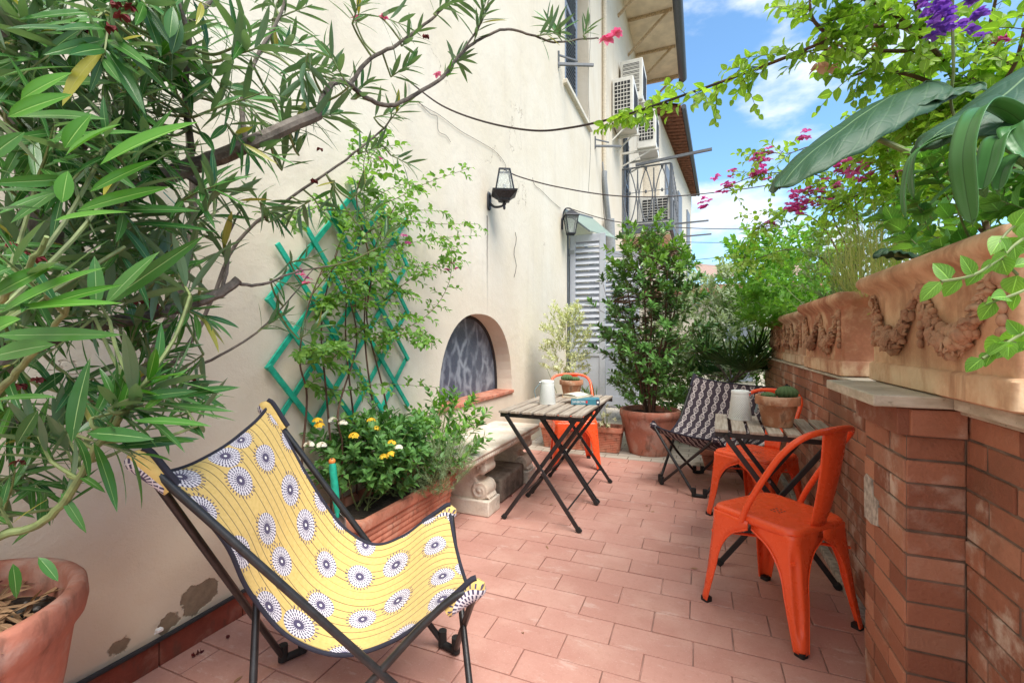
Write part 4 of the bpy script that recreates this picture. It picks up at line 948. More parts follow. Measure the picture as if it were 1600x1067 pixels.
# ================================================================ wall lanterns
def pane(g, a, b_, c, d): g.add([a, b_, c, d], [(0, 1, 2, 3)])
def wall_lamp(y, z, off, label, upright):
    t = thing('wall_lamp', label, 'lamp', (WX, y, z))
    X = WX+off
    g = MB(); g.loft([(.028, .050, 0), (.034, .058, .006), (.030, .052, .018), (.014, .03, .024)], (0, 0, 0), rad=.02)
    g.v = [(WX+p[2]+.001, y+p[0], z+p[1]*1.5) for p in g.v]; obj('wall_plate', g, MAT['lampblack'], t)
    if not upright:
        g = MB(); g.tube(catmull([(WX+.02, y, z-.02), (WX+.06, y, z-.058), (WX+.12, y, z-.065), (X, y, z-.05)], 6), .011, 8); g.ball((X, y, z-.075), (.014, .014, .024), 8, 6); g.ball((X, y, z-.045), (.02, .02, .014), 8, 6); obj('arm', g, MAT['lampblack'], t)
        c = (X, y, z-.03)
        g = MB(); g.loft([(.025, .025, 0), (.05, .05, .012), (.055, .055, .03), (.085, .085, .06), (.112, .112, .082), (.115, .115, .096), (.10, .10, .098)], c, rad=.004, rot=R(28)); obj('tray', g, MAT['lampblack'], t, angle=25)
        b0, b1, h0, h1 = .082, .048, .098, .295
    else:
        g = MB(); g.tube(catmull([(WX+.02, y, z+.05), (WX+.03, y, z+.16), (WX+.07, y, z+.215), (X, y, z+.20), (X, y, z+.165)], 6), .010, 8); obj('arm', g, MAT['lampblack'], t)
        c = (X, y, z-.16)
        g = MB(); g.loft([(.105, .105, .255), (.10, .10, .27), (.05, .05, .315), (.03, .03, .335), (.02, .02, .34)], c, rad=.004, rot=R(28)); obj('cap', g, MAT['lampblack'], t, angle=25)
        g = MB(); g.loft([(.05, .05, -.012), (.058, .058, .0), (.058, .058, .012)], c, rad=.004, rot=R(28)); obj('tray', g, MAT['lampblack'], t, angle=25)
        b0, b1, h0, h1 = .052, .088, .01, .258
    c = Vector(c); rt = Matrix.Rotation(R(28), 3, 'Z'); pb = [c+rt @ Vector((sx*b0, sy*b0, h0)) for sx, sy in ((1,1),(-1,1),(-1,-1),(1,-1))]; pt = [c+rt @ Vector((sx*b1, sy*b1, h1)) for sx, sy in ((1,1),(-1,1),(-1,-1),(1,-1))]
    g = MB()
    for k in range(4): g.bar(pb[k], pt[k], .011, .011); g.bar(pb[k], pb[(k+1) % 4], .01, .01); g.bar(pt[k], pt[(k+1) % 4], .013, .015)
    cg = obj('cage', g, MAT['lampblack'], t, smooth=False)
    g = MB()
    for k in range(4): pane(g, pb[k], pb[(k+1) % 4], pt[(k+1) % 4], pt[k])
    obj('glass_panes', g, MAT['glass'], cg, smooth=False, solid=.002)
    g = MB(); g.tube([c+Vector((0, 0, h0)), c+Vector((0, 0, h0+.07))], .014, 10); obj('bulb_holder', g, MAT['acwhite'], t)
    return t
wall_lamp(3.88, 2.50, .165, 'black iron wall lantern widening downward, alone on the bare wall', False)
wall_lamp(6.33, 2.86, .14, 'black iron wall lantern with capped top beside the glass canopy', True)
# ================================================================ terracotta planters on the parapet
def garland_mesh(g, fn, y0, y1, zt, sagd, seed):
    rnd = random.Random(seed)
    # swag: clusters of fruit and leaves, thick in the middle
    for k in range(150):
        t = rnd.random(); q = math.sin(math.pi*t); y = y0+(y1-y0)*t; z = zt-sagd*(1-(2*t-1)**2)
        th = .007+.026*q**1.5
        a = rnd.uniform(-1, 1); r_ = rnd.uniform(.007, .0125)*(.65+.55*q)
        p = fn(y+rnd.uniform(-.006, .006), z+a*th, .006+.026*q*(1-abs(a))+rnd.uniform(0, .006))
        rot = Matrix.Rotation(rnd.uniform(0, 3.1), 3, 'X')
        g.ball(p, (r_*1.1, r_*rnd.uniform(.6, .9), r_*rnd.uniform(1.1, 2.0)), 7, 5, rot)
    for k in range(5):
        t = .5+.10*(k-2); g.ball(fn(y0+(y1-y0)*t, zt-sagd*(1-(2*t-1)**2)-.006*rnd.random(), .022), (.022, .019, .020), 8, 6)
def drop(g, fn, y, zt, L):
    for k in range(6):
        a = k/5; w_ = .008+.008*math.sin(a*math.pi)**.5*(1.3 if a > .6 else .7)
        g.ball(fn(y, zt-L*a, .006), (.010, w_, L/9), 8, 6)
    g.ball(fn(y, zt+.012, .010), (.014, .018, .018), 8, 6); g.ball(fn(y-.012, zt+.03, .006), (.010, .012, .012), 6, 5); g.ball(fn(y+.012, zt+.03, .006), (.010, .012, .012), 6, 5)
def planter(y0, y1, xf, zb, zt, dep, label, seed, um='urn'):
    c = Vector((xf+dep/2, (y0+y1)/2, 0)); hx, hy = dep/2, (y1-y0)/2; h = zt-zb
    t = thing('terracotta_planter', label, 'planter', (c.x, c.y, zb), 'garlanded terracotta planters on the parapet wall')
    f = lambda s: zb+h*s; e = .034
    g = MB(); g.loft([(hx-.012, hy-.012, f(0)), (hx, hy, f(.015)), (hx, hy, f(.165)), (hx-.006, hy-.006, f(.18)), (hx-.012, hy-.012, f(.185)), (hx-.008, hy-.008, f(.76)), (hx-.004, hy-.004, f(.80)), (hx+.004, hy+.004, f(.825)), (hx+.014, hy+.014, f(.85)), (hx+e-.006, hy+e-.006, f(.88)), (hx+e, hy+e, f(.915)), (hx+e-.001, hy+e-.001, f(.95)), (hx+e-.012, hy+e-.012, f(.985)), (hx+e-.032, hy+e-.032, f(1.0)), (hx-.03, hy-.03, f(1.0)), (hx-.04, hy-.04, f(.97)), (hx-.045, hy-.045, f(.85))], c, rad=.012, n=4, cap1=False)
    for i, p in enumerate(g.v):
        q = noise.noise((p[0]*3+seed, p[1]*3, p[2]*5))*.001; g.v[i] = (p[0]+q, p[1]+q*.5, p[2]+q)
    obj('box', g, MAT[um], t, angle=50)
    g = MB(); g.loft([(hx-.046, hy-.046, f(.90)), (.02, .02, f(.93))], c, rad=.02, n=3); obj('soil', g, MAT['soil'], t)
    fn = lambda y, z, d: Vector((xf+.010-d, y, z))
    n = 2; m_ = .045; ww = (y1-y0-2*m_)/n; zt_ = f(.73)
    for k in range(n):
        lv_ = []; a = y0+m_+ww*k
        for q in range(85):
            tt = random.random(); sw = math.sin(math.pi*tt); yy = a+.015+(ww-.03)*tt; zz = zt_+.015-h*.40*(1-(2*tt-1)**2); aa = random.uniform(-1, 1); th = .005+.026*sw**1.5
            side = -1 if tt < .5 else 1; dr = Vector((random.uniform(-.45, .1), -side*random.uniform(.2, 1)*(1 if abs(tt-.5) > .12 else random.choice((-1, 1))), -random.uniform(.3, 1.2)*(.4+sw)+.5*aa))
            leafrow(lv_, fn(yy, zz+aa*th, .014+.028*sw*(1-abs(aa))), dr, random.uniform(.016, .026), random.uniform(.009, .013), Vector((-1, 0, 0))+rv(.25), random.uniform(-.9, .5), random.uniform(-.4, .4))
        lo = foliage('garland_leaves', lv_, 'lance', MAT['relief'], t, seg=4, fold=.22); md = lo.modifiers.new('solid', 'SOLIDIFY'); md.thickness = .004
        g = MB(); garland_mesh(g, fn, a+.015, a+ww-.015, zt_+.015, h*.40, seed*7+k); obj('garland', g, MAT['relief'], t, angle=180)
    for k in range(n+1):
        g = MB(); drop(g, fn, y0+m_+ww*k, zt_-.012, h*.34); obj('tassel', g, MAT['relief'], t, angle=180)
    return t
planter(1.24, 2.10, .585, 1.047, 1.437, .42, 'nearest garlanded terracotta planter, resting on the pale stone slab', 1)
planter(2.70, 3.58, .640, 1.014, 1.435, .42, 'long garlanded terracotta planter just beyond the slab, with dry grass above', 2, 'urn_pink')
planter(3.74, 4.52, .655, 1.014, 1.405, .40, 'third garlanded terracotta planter, under fresh green leaves', 3, 'urn')
planter(4.70, 5.40, .675, 1.014, 1.375, .38, 'farthest and reddest terracotta planter, at the end of the parapet', 4, 'urn_red')
# ================================================================ pots and troughs on the floor
def round_pot(loc, rr, h, label, name='terracotta_pot', rb=None, m='pot', rim=.09, wob=.02):
    x, y, z = loc; rb = rb or rr*.66
    t = thing(name, label, 'plant pot', loc)
    k = rr-rb
    pr = [(0, 0), (rb*.97, 0), (rb, .012), (rb+k*.35, h*.3), (rb+k*.66, h*.62), (rb+k*.80, h*(1-rim)-.03), (rr*.945, h*(1-rim)-.012), (rr*.985, h*(1-rim)+.005), (rr, h*(1-rim*.55)), (rr*.99, h*.985), (rr*.965, h), (rr*.90, h), (rr*.87, h*.985), (rr*.845, h*.93), (rr*.82, h*.80)]
    g = MB(); g.lathe(pr, loc, 64, wob=wob); obj('pot', g, MAT[m], t, angle=60)
    g = MB(); zz = h*.87; g.grid(lambda s, q: Vector((x+rr*.845*s*math.cos(q*2*math.pi), y+rr*.845*s*math.sin(q*2*math.pi), z+zz+.02*noise.noise((s*4, q*9, loc[0])))), 14, 40); g.uv = None; obj('soil', g, MAT['soil'], t, angle=180)
    return t
def litter(c, r, n, parent, m='dry', z=0, L=(.04, .10)):
    rows = []
    for i in range(n):
        a = random.uniform(0, 6.28); q = r*math.sqrt(random.random()); d = Vector((random.uniform(-1, 1), random.uniform(-1, 1), random.uniform(-.1, .25)))
        leafrow(rows, Vector(c)+Vector((q*math.cos(a), q*math.sin(a), z+random.uniform(0, .02))), d, random.uniform(*L), random.uniform(.008, .02), Vector((0, 0, 1))+rv(.5), random.uniform(-.6, .6), random.uniform(-.8, .8))
    return foliage('dead_leaves', rows, 'lance', MAT[m], parent, seg=4)
PC = (-1.575, .405)
op = round_pot((PC[0], PC[1], 0), .285, .60, 'big weathered terracotta pot of the oleander at the corner of the wall', rim=.13, rb=.17)
litter((PC[0], PC[1], .54), .225, 210, op); litter((PC[0], PC[1], .545), .21, 30, op, 'wilt', L=(.015, .03))
g = MB()
for i in range(90):
    a = random.uniform(0, 6.28); q = .225*math.sqrt(random.random()); g.ball((PC[0]+q*math.cos(a), PC[1]+q*math.sin(a), .528+random.uniform(0, .012)), (random.uniform(.004, .010), random.uniform(.004, .010), .006), 5, 4)
gv = obj('grit', g, simple('grey_grit', (.13, .12, .11), .9, var=.5, scale=120), op); gv['kind'] = 'stuff'
bp_ = round_pot((-.50, 5.04, 0), .315, .46, 'large cracked terracotta pot holding the tall glossy shrub', rim=.16, rb=.215)
g = MB(); a0 = -1.75
def crk_pt(q):
    a = a0+.22*noise.noise((q*5, 1.3, 0)); z = .36-.33*q; r_ = .215+.08*(z/.46)+.0035; return Vector((-.50+r_*math.cos(a), 5.04+r_*math.sin(a), z))
g.tube([crk_pt(k/16) for k in range(17)], .0025, 4); obj('crack', g, MAT['dark'], bp_)
def trough(x0, x1, y0, y1, h, label, ribs=9, m='trough', taper=.03):
    c = Vector(((x0+x1)/2, (y0+y1)/2, 0)); hx, hy = (x1-x0)/2, (y1-y0)/2
    t = thing('ribbed_trough', label, 'planter', (c.x, c.y, 0))
    lv = [(hx-taper-.012, hy-taper-.012, .0), (hx-taper-.005, hy-taper-.005, .01)]; z1 = h-.06
    for k in range(ribs):
        za = .015+(z1-.02)*k/ribs; zb_ = .015+(z1-.02)*(k+1)/ribs; s = k/ribs; e = -taper*(1-s)-.010
        dz = zb_-za; lv += [(hx+e, hy+e, za+dz*.08), (hx+e+.004, hy+e+.004, za+dz*.30), (hx+e+.004, hy+e+.004, za+dz*.70), (hx+e, hy+e, za+dz*.92)]
    lv += [(hx-.008, hy-.008, z1), (hx-.004, hy-.004, z1+.006), (hx+.006, hy+.006, z1+.012), (hx+.008, hy+.008, h-.012), (hx+.004, hy+.004, h-.002), (hx-.004, hy-.004, h), (hx-.022, hy-.022, h), (hx-.028, hy-.028, h-.01), (hx-.03, hy-.03, h-.06)]
    g = MB(); g.loft(lv, c, rad=.025, n=4, cap1=False); obj('box', g, MAT[m], t, angle=30)
    g = MB(); g.loft([(hx-.031, hy-.031, h-.045), (.02, .02, h-.035)], c, rad=.02, n=3); obj('soil', g, MAT['soil'], t)
    return t
trough(-1.80, -1.47, 1.70, 2.60, .34, 'long ribbed terracotta trough of lantana and rosemary at the foot of the trellis', 8)
trough(-1.66, -.76, 4.80, 5.06, .27, 'ribbed terracotta trough behind the orange chair, beside the cracked pot', 10)
trough(.0, .42, 4.52, 4.76, .19, 'small ribbed terracotta trough on the floor beneath the dark patterned chair', 7)
# trowel stuck in the flower trough
tw_ = thing('trowel', 'garden trowel with green handle and orange end stuck in the flower trough', 'trowel', (-1.52, 1.77, .33))
p0, p1 = P(519, 722, 2.12), P(527, 800, 2.12)
g = MB(); d_ = (p1-p0); g.tube([p0+d_*q for q in (0, .06, .15, .3, .5, .7, .85, 1.0, 1.1)], [.0125, .0155, .017, .0165, .0175, .0165, .0145, .011, .008], 12); obj('handle', g, MAT['green'], tw_)
g = MB(); g.ball(p0-d_*.02, (.0165, .0165, .015), 12, 8); ec = obj('end_cap', g, simple('orange_plastic', (.80, .27, .06), .45), tw_)
g = MB(); q_ = d_.normalized(); g.ball(p0-d_*.055+Vector((.004, -.004, .002)), .0055, 8, 6); obj('hanging_hole', g, MAT['dark'], ec)
sd_ = q_.cross(Vector((.8, -.6, 0))).normalized(); g = MB()
g.grid(lambda s, q: p1+q_*(.0+.16*q)+sd_*(2*s-1)*.036*min(1, .35+q*3)*(1 if q < .6 else math.sqrt(max(0.02, 1-((q-.6)/.4)**2)))+Vector((.6, -.8, 0))*.02*(2*s-1)**2, 8, 10); g.uv = None
obj('blade', g, simple('dull_steel', (.30, .28, .26), .45, .8, var=.4, scale=30), tw_, solid=.002, angle=180)
# ================================================================ trellis
tr = thing('trellis', 'green painted diamond trellis fixed to the cream wall above the flower trough', 'trellis', (WX+.02, 2.0, .8))
ty0, ty1, tz0, tz1 = 1.50, 2.56, .76, 2.04; my, mz = .265, .31
def clip(y0, z0, sy, sz):
    ts = [((ty0-y0)/sy, (ty1-y0)/sy), ((tz0-z0)/sz, (tz1-z0)/sz)]; a = max(min(t) for t in ts); b_ = min(max(t) for t in ts)
    k = (1.60+.8*(y0-ty0)-z0)/(sz-.8*sy)      # the near top corner is folded lower
    if sz-.8*sy > 0: b_ = min(b_, k)
    return a, b_
for fam, X in ((1, WX+.018), (-1, WX+.030)):
    for k in range(-6, 12):
        y0 = ty0+k*my; a, b_ = clip(y0, tz0, my*fam, mz)
        if b_-a < .3: continue
        g = MB(); A = Vector((X, y0+my*fam*a, tz0+mz*a)); B = Vector((X, y0+my*fam*b_, tz0+mz*b_)); g.bar(A, B, .011, .028, (0, -fam*mz, my), ext=.012)
        obj('slat', g, MAT['green'], tr, smooth=False, bevel=.002)
# ================================================================ hose, wires, sails, small litter
g = MB(); g.tube(catmull([(WX+.022, y, .108+.006*math.sin(y*5)) for y in np.arange(-.2, 2.6, .25)], 5), .009, 8); tag(obj('hose', g, MAT['hose']), 'black hose lying along the top of the red skirting tiles', 'hose')
g = MB(); c = onx(248, 984, WX+.03); g.box((c.x-.006, c.y-.010, c.z-.004), (c.x+.012, c.y+.010, c.z+.007)); g.box((c.x-.004, c.y-.014, c.z-.008), (c.x+.002, c.y+.014, c.z-.0042)); tag(obj('cable_clip', g, MAT['print'], bevel=.002), 'small white cable clip holding the black hose to the wall', 'clip')
def wire(pts, r, label, m='wire', k=8):
    g = MB(); g.tube(catmull(pts, k), r, 6); return tag(obj('cable', g, MAT[m]), label, 'cable')
wire([onx(640, 128, WX+.01), P(690, 165, 2.95), P(755, 190, 2.75), P(830, 204, 2.55), P(890, 200, 2.4), P(970, 182, 2.2), P(1060, 152, 2.0), P(1150, 120, 1.85), P(1250, 82, 1.7)], .0055, 'thick brown cable sagging from the wall up to the leafy vine')
lt = Vector((WX+.165, 3.88, 2.775))
wire([lt, lt+Vector((.05, .25, .01)), P(870, 292, 4.3), P(960, 306, 4.5), P(1050, 307, 4.8), P(1150, 297, 5.0), P(1230, 285, 5.2)], .006, 'dark cable from the top of the uncapped lantern across to the pink bougainvillea')
wire([Vector((WX+.1, 6.35, 3.08)), P(960, 346, 6.6), P(1050, 355, 6.8), P(1140, 358, 7.0), P(1230, 356, 7.2)], .006, 'cable from the capped wall lantern toward the right-hand planting'.replace('right-hand', 'parapet'))
wire([onx(985, 374, WX+.1), P(1060, 378, 9), P(1140, 379, 9.2), P(1240, 376, 9.4)], .007, 'thin cable below the balcony stretched level across the open sky')
wire([P(1068, 408, 17), P(1162, 400, 18), P(1240, 402, 19)], .012, 'thin cable above the beige shade sail')
g = MB(); pts = [onx(u, v, WX+.008) for u, v in ((653, 160), (672, 172), (688, 181), (720, 205), (750, 222), (775, 238), (790, 258), (786, 268))]; g.tube(catmull(pts, 5), .0018, 5); tag(obj('dry_tendril', g, MAT['wire']), 'thin bare tendril clinging to the wall above the downward lantern', 'tendril')
g = MB(); pts = [onx(u, v, WX+.008) for u, v in ((653, 158), (672, 178), (683, 183), (685, 205), (697, 212), (704, 222))]; g.tube(catmull(pts, 5), .0016, 5); tag(obj('dry_tendril', g, MAT['wire']), 'short branching dry tendril on the wall under the oleander branch', 'tendril')
g = MB(); pts = [onx(u, v, WX+.008) for u, v in ((832, 278), (836, 290), (846, 298), (862, 314), (876, 326))]; g.tube(catmull(pts, 5), .0022, 5); tag(obj('dry_tendril', g, MAT['wire']), 'wispy dry tendril on the wall between the two lanterns', 'tendril')
for (u, v0, v1, lab) in ((805, 363, 433, 'thin dangling wire on the wall over the arched window'), (921, 0, 300, 'long thin wire running down the wall beside the high window')):
    g = MB(); g.tube([onx(u+2*math.sin(k*1.3), v0+(v1-v0)*k/8, WX+.008) for k in range(9)], .0025, 5); tag(obj('wall_wire', g, MAT['wire']), lab, 'wire')
g = MB(); g.tube(catmull([onx(255, 300, WX+.05), onx(290, 335, WX+.05), onx(318, 357, WX+.05)], 5), .0018, 5); g2 = tag(obj('garden_tie', g, MAT['greenwire']), 'green garden tie stretched across the bare wall behind the oleander', 'garden tie')
def sail(cs, label, sagz=.12):
    a, b_, c, d = [Vector(p) for p in cs]; n_ = (b_-a).cross(d-a).normalized(); g = MB()
    g.grid(lambda s, q: (a.lerp(b_, s)).lerp(d.lerp(c, s), q)+Vector((0, 0, -sagz*4*s*(1-s)*(1.2-q*.3)))+n_*.1*math.sin(math.pi*q), 16, 8); g.uv = None
    tag(obj('shade_sail', g, MAT['sail'], angle=180, solid=.02), label, 'shade sail')
sail([P(1084, 410, 16), P(1163, 406, 17), P(1159, 428, 14), P(1097, 428, 13.5)], 'beige shade sail stretched over the distant greenery')
sail([P(1196, 404, 15), P(1262, 400, 16), P(1262, 426, 14), P(1198, 424, 13.5)], 'second beige shade sail, mostly hidden by the bougainvillea')
L = []
for (x, y) in [(random.uniform(-1.8, -.9), random.uniform(.9, 1.6)) for _ in range(7)]+[(random.uniform(-1.75, .5), random.uniform(1.2, 4.4)) for _ in range(8)]: leafrow(L, (x, y, .004), rv()*Vector((1, 1, .1)), random.uniform(.02, .05), random.uniform(.008, .016), (0, 0, 1), random.uniform(-.5, .8))
o = foliage('fallen_leaves', L, 'lance', MAT['dry']); o['kind'] = 'stuff'; o['label'] = 'dry fallen leaves scattered over the terracotta tiles'; o['category'] = 'fallen leaves'
L = []
for (u, v) in ((304, 1023), (312, 1019), (353, 996), (742, 788), (798, 775)):
    c = onz(u, v, .004)
    for q in range(4): leafrow(L, c, rv()*Vector((1, 1, .4))+Vector((0, 0, .3)), .016, .012, rv(), .8)
o = foliage('fallen_petals', L, 'ovate', MAT['wilt']); o['kind'] = 'stuff'; o['label'] = 'dark red petals fallen on the tiles behind the yellow chair'; o['category'] = 'petals'
# ================================================================ oleander
ol = thing('oleander', 'tall oleander with long narrow leaves and wilted red flowers in front of the cream wall', 'tree', (PC[0], PC[1], .53))
def limb(pts, r0, r1, name='branch', m='bark', par=None, k=6):
    p = [Vector(q) if isinstance(q, Vector) else P(*q) for q in pts]; c = catmull(p, k); n = len(c)
    c = [q+rv(.002) for q in c]
    g = MB(); g.tube(c, [r0+(r1-r0)*i/(n-1) for i in range(n)], 9); obj(name, g, MAT[m], par or ol); return c
pc = Vector((PC[0], PC[1], .52)); limbs = []
limbs.append(limb([pc, P(-110, 640, .98), P(-20, 500, 1.05), (60, 400, 1.12), (170, 322, 1.2), (250, 278, 1.26), (330, 250, 1.32), (420, 212, 1.4), (498, 178, 1.48)], .034, .019, 'trunk'))
limbs.append(limb([(498, 178, 1.48), (508, 145, 1.55), (528, 127, 1.6), (550, 135, 1.66), (575, 155, 1.72), (612, 165, 1.78), (650, 147, 1.84), (690, 122, 1.9), (715, 90, 1.95), (745, 65, 2.0), (788, 46, 2.05), (830, 55, 2.1), (866, 66, 2.15), (905, 62, 2.2), (935, 60, 2.23)], .011, .0035))
limbs.append(limb([(548, 132, 1.66), (575, 95, 1.7), (620, 70, 1.75), (660, 42, 1.8), (690, 15, 1.82), (720, -25, 1.85)], .008, .004))
limbs.append(limb([(690, 122, 1.9), (730, 70, 1.93), (752, 35, 1.95), (766, -5, 1.96)], .005, .0025))
limbs.append(limb([pc+Vector((.04, .05, 0)), P(-90, 720, 1.0), P(0, 575, 1.06), (110, 518, 1.14), (220, 495, 1.24), (290, 478, 1.32), (345, 458, 1.38), (372, 437, 1.42)], .024, .013, 'trunk'))
limbs.append(limb([(366, 442, 1.41), (410, 445, 1.5), (460, 425, 1.6), (520, 415, 1.7)], .006, .002))
limbs.append(limb([pc+Vector((-.05, .06, 0)), P(-60, 700, 1.15), P(60, 660, 1.3), P(190, 640, 1.5), (245, 540, 1.58), (285, 440, 1.62), (302, 330, 1.62), (296, 220, 1.6), (286, 110, 1.56), (278, 0, 1.5), (272, -60, 1.48)], .018, .010))
limbs.append(limb([pc+Vector((-.02, -.04, 0)), P(-40, 620, 1.08), P(35, 480, 1.15), P(52, 330, 1.18), P(25, 180, 1.15), P(5, 60, 1.1), P(-10, -60, 1.05)], .030, .022, 'trunk'))
limbs.append(limb([(52, 330, 1.18), (120, 240, 1.2), (180, 170, 1.24), (230, 90, 1.28), (300, 30, 1.34), (380, -40, 1.4)], .012, .006))
limbs.append(limb([(300, 240, 1.28), (290, 150, 1.25), (294, 60, 1.2), (270, -20, 1.15)], .009, .005))
limbs.append(limb([(385, 222, 1.37), (378, 160, 1.4), (400, 90, 1.45), (440, 20, 1.5), (455, -40, 1.52)], .008, .004))
limbs.append(limb([P(150, 620, 1.45), (230, 600, 1.55), (330, 562, 1.66), (400, 520, 1.76), (450, 470, 1.86), (490, 420, 1.95)], .007, .002))
limbs.append(limb([P(190, 640, 1.5), (300, 530, 1.62), (370, 380, 1.7), (440, 320, 1.78), (540, 250, 1.9), (600, 200, 1.98), (612, 180, 2.0)], .008, .003))
limbs.append(limb([pc+Vector((.06, 0, 0)), P(-30, 860, .9), (60, 820, .92), (110, 770, .93), (150, 700, .93), (195, 645, .92), (215, 615, .91)], .009, .006, 'branch', 'greentwig'))
limbs.append(limb([P(-40, 640, .8), (10, 600, .72), (60, 540, .66), (100, 490, .62), (118, 455, .6)], .006, .0025, 'branch', 'greentwig'))
limbs.append(limb([P(-60, 560, .75), (-20, 500, .66), (10, 460, .6), (50, 410, .57), (75, 370, .56)], .006, .0025, 'branch', 'greentwig'))
limbs.append(limb([P(270, 260, 1.28), (330, 300, 1.32), (345, 290, 1.34)], .008, .007))
limbs.append(limb([(345, 458, 1.38), (356, 410, 1.4), (352, 380, 1.42), (375, 330, 1.46)], .006, .003))
tw = MB(); LD, LN = [], []
def shoot(u, v, d, du, dv, dd=0, n=15, L=.135, w_=.0215, new=False, ln=.12, ang=58, droop=.15, curl=.25):
    b_ = P(u, v, d); e = P(u+du, v+dv, d+dd); dr = (e-b_)
    s0 = b_-dr.normalized()*ln*.45; near = min((q for c in limbs for q in c[3:]), key=lambda q: (q-s0).length)
    if .01 < (near-s0).length < .75:
        mid = near.lerp(s0, .55)+Vector((0, 0, -.05*(near-s0).length))+rv(.012); tw.tube(catmull([near, mid, s0], 5), [.0042-.00008*i for i in range(11)], 6)
    sprig(LN if new else LD, tw, b_-dr.normalized()*ln*.45, dr, ln, n, L, w_, ang, curl, droop, .0032, 3, .35, .05)
# main sprays, light ones close to the camera
def leafat(LL, u0, v0, u1, v1, d, wpx, dd=0, curl=.25, lean=0):
    a, b_ = P(u0, v0, d), P(u1, v1, d+dd); vw = (Vector((0, 0, H))-a).normalized(); up = vw+Vector((0, 0, .7))+rv(.35)+Vector((0, 0, lean))
    leafrow(LL, a, b_-a, (b_-a).length*1.03, wpx*(.78 if LL is LN else .95)/F*d, up, curl, rs.uniform(-.35, .35))
rs = random.Random(5)
for a in ((156, 258, 291, 177, .62, 40), (102, 244, 176, 185, .62, 30), (101, 232, 137, 178, .63, 32), (32, 156, 102, 110, .66, 30), (12, 183, 100, 143, .64, 34), (0, 490, 141, 408, .52, 36), (-10, 490, 173, 455, .52, 24), (-10, 462, 70, 414, .53, 34), (-15, 520, 25, 497, .5, 40), (97, 317, 105, 267, .66, 30), (84, 345, 190, 322, .64, 20), (120, 330, 250, 285, .66, 26), (140, 300, 235, 245, .64, 22), (60, 480, 175, 440, .56, 20), (225, 640, 262, 612, .9, 14), (190, 640, 205, 590, .9, 18)): leafat(LN, *a)
for a in ((24, 183, 152, 170, .66, 26), (-10, 524, 181, 520, .60, 26, .02, .1), (-15, 558, 74, 533, .58, 36), (112, 692, 129, 562, .80, 30), (164, 476, 236, 391, .75, 27), (160, 478, 308, 372, .78, 24), (245, 431, 316, 404, 1.05, 16), (135, 676, 232, 680, .82, 26), (207, 657, 323, 655, .86, 18), (207, 623, 299, 606, .9, 18), (270, 621, 367, 598, .95, 16), (249, 632, 358, 638, .95, 12), (240, 688, 301, 684, .95, 13), (-10, 625, 82, 611, .7, 18), (-20, 300, 90, 290, .7, 28), (-20, 330, 60, 318, .7, 24), (-20, 250, 30, 205, .68, 26), (0, 120, 110, 90, .8, 22), (150, 480, 150, 400, .8, 22), (60, 130, 170, 120, .85, 20), (265, 60, 270, 8, .9, 20), (268, 85, 285, 30, .92, 18), (170, 330, 300, 320, .95, 18), (205, 350, 330, 350, 1.0, 16), (20, 880, 28, 935, .86, 16), (60, 640, 20, 700, .9, 20), (60, 870, 92, 905, .88, 16), (95, 770, 135, 830, .93, 14), (110, 760, 70, 820, .93, 14), (150, 700, 118, 740, .93, 14), (60, 820, 10, 850, .93, 13), (120, 740, 165, 765, .93, 12), (300, 175, 250, 170, 1.2, 20), (215, 150, 225, 215, 1.1, 18)): leafat(LD, *a)
for a in ((215, 612, .91, 50, -30, .03), (190, 640, .92, 70, -20, .02), (160, 690, .93, 40, 10, .02)): shoot(*a, n=11, L=.155, w_=.026, ln=.12, ang=62)
shoot(225, 600, .91, 30, -30, .0, n=6, L=.09, w_=.02, new=True, ln=.06, ang=35)
def cloud(n, u0, u1, v0, v1, dmin, dmax, L=(.11, .15), new=.05, dirs=((1, -.5), (1, .2), (.3, -1), (-.4, -.8), (.8, .8), (-.7, .5), (-.2, .9))):
    for i in range(n):
        u, v = rs.uniform(u0, u1), rs.uniform(v0, v1); xc = (u-800)/F; dw = -1.74/(xc*CA-SA); d = min(rs.uniform(dmin, dmax), dw-.06)
        du, dv = rs.choice(dirs); l = rs.uniform(*L)
        shoot(u, v, d, du*60, dv*60, rs.uniform(-.08, .05), n=rs.randint(11, 16), L=l, w_=l*rs.uniform(.145, .185), new=rs.random() < new, ln=rs.uniform(.09, .15), ang=rs.uniform(45, 70), curl=rs.uniform(.1, .5))
cloud(44, -40, 230, -30, 250, .85, 1.25); cloud(28, 180, 420, -30, 230, 1.0, 1.5); cloud(28, -40, 200, 230, 520, .8, 1.15); cloud(9, 200, 330, 280, 430, 1.05, 1.45); cloud(10, 120, 320, 340, 540, 1.0, 1.4)
cloud(20, -30, 130, 500, 800, .9, 1.2, L=(.09, .125)); cloud(9, 400, 560, -20, 130, 1.4, 1.75, L=(.10, .14)); cloud(9, 390, 520, 160, 330, 1.45, 1.8, L=(.10, .14)); cloud(5, 130, 300, 520, 640, 1.05, 1.4)
for a in ((270, 650, 1.2, 60, -20), (285, 605, 1.3, 60, 20), (240, 560, 1.25, 70, -40)): shoot(*a, n=12, L=.12, w_=.019)
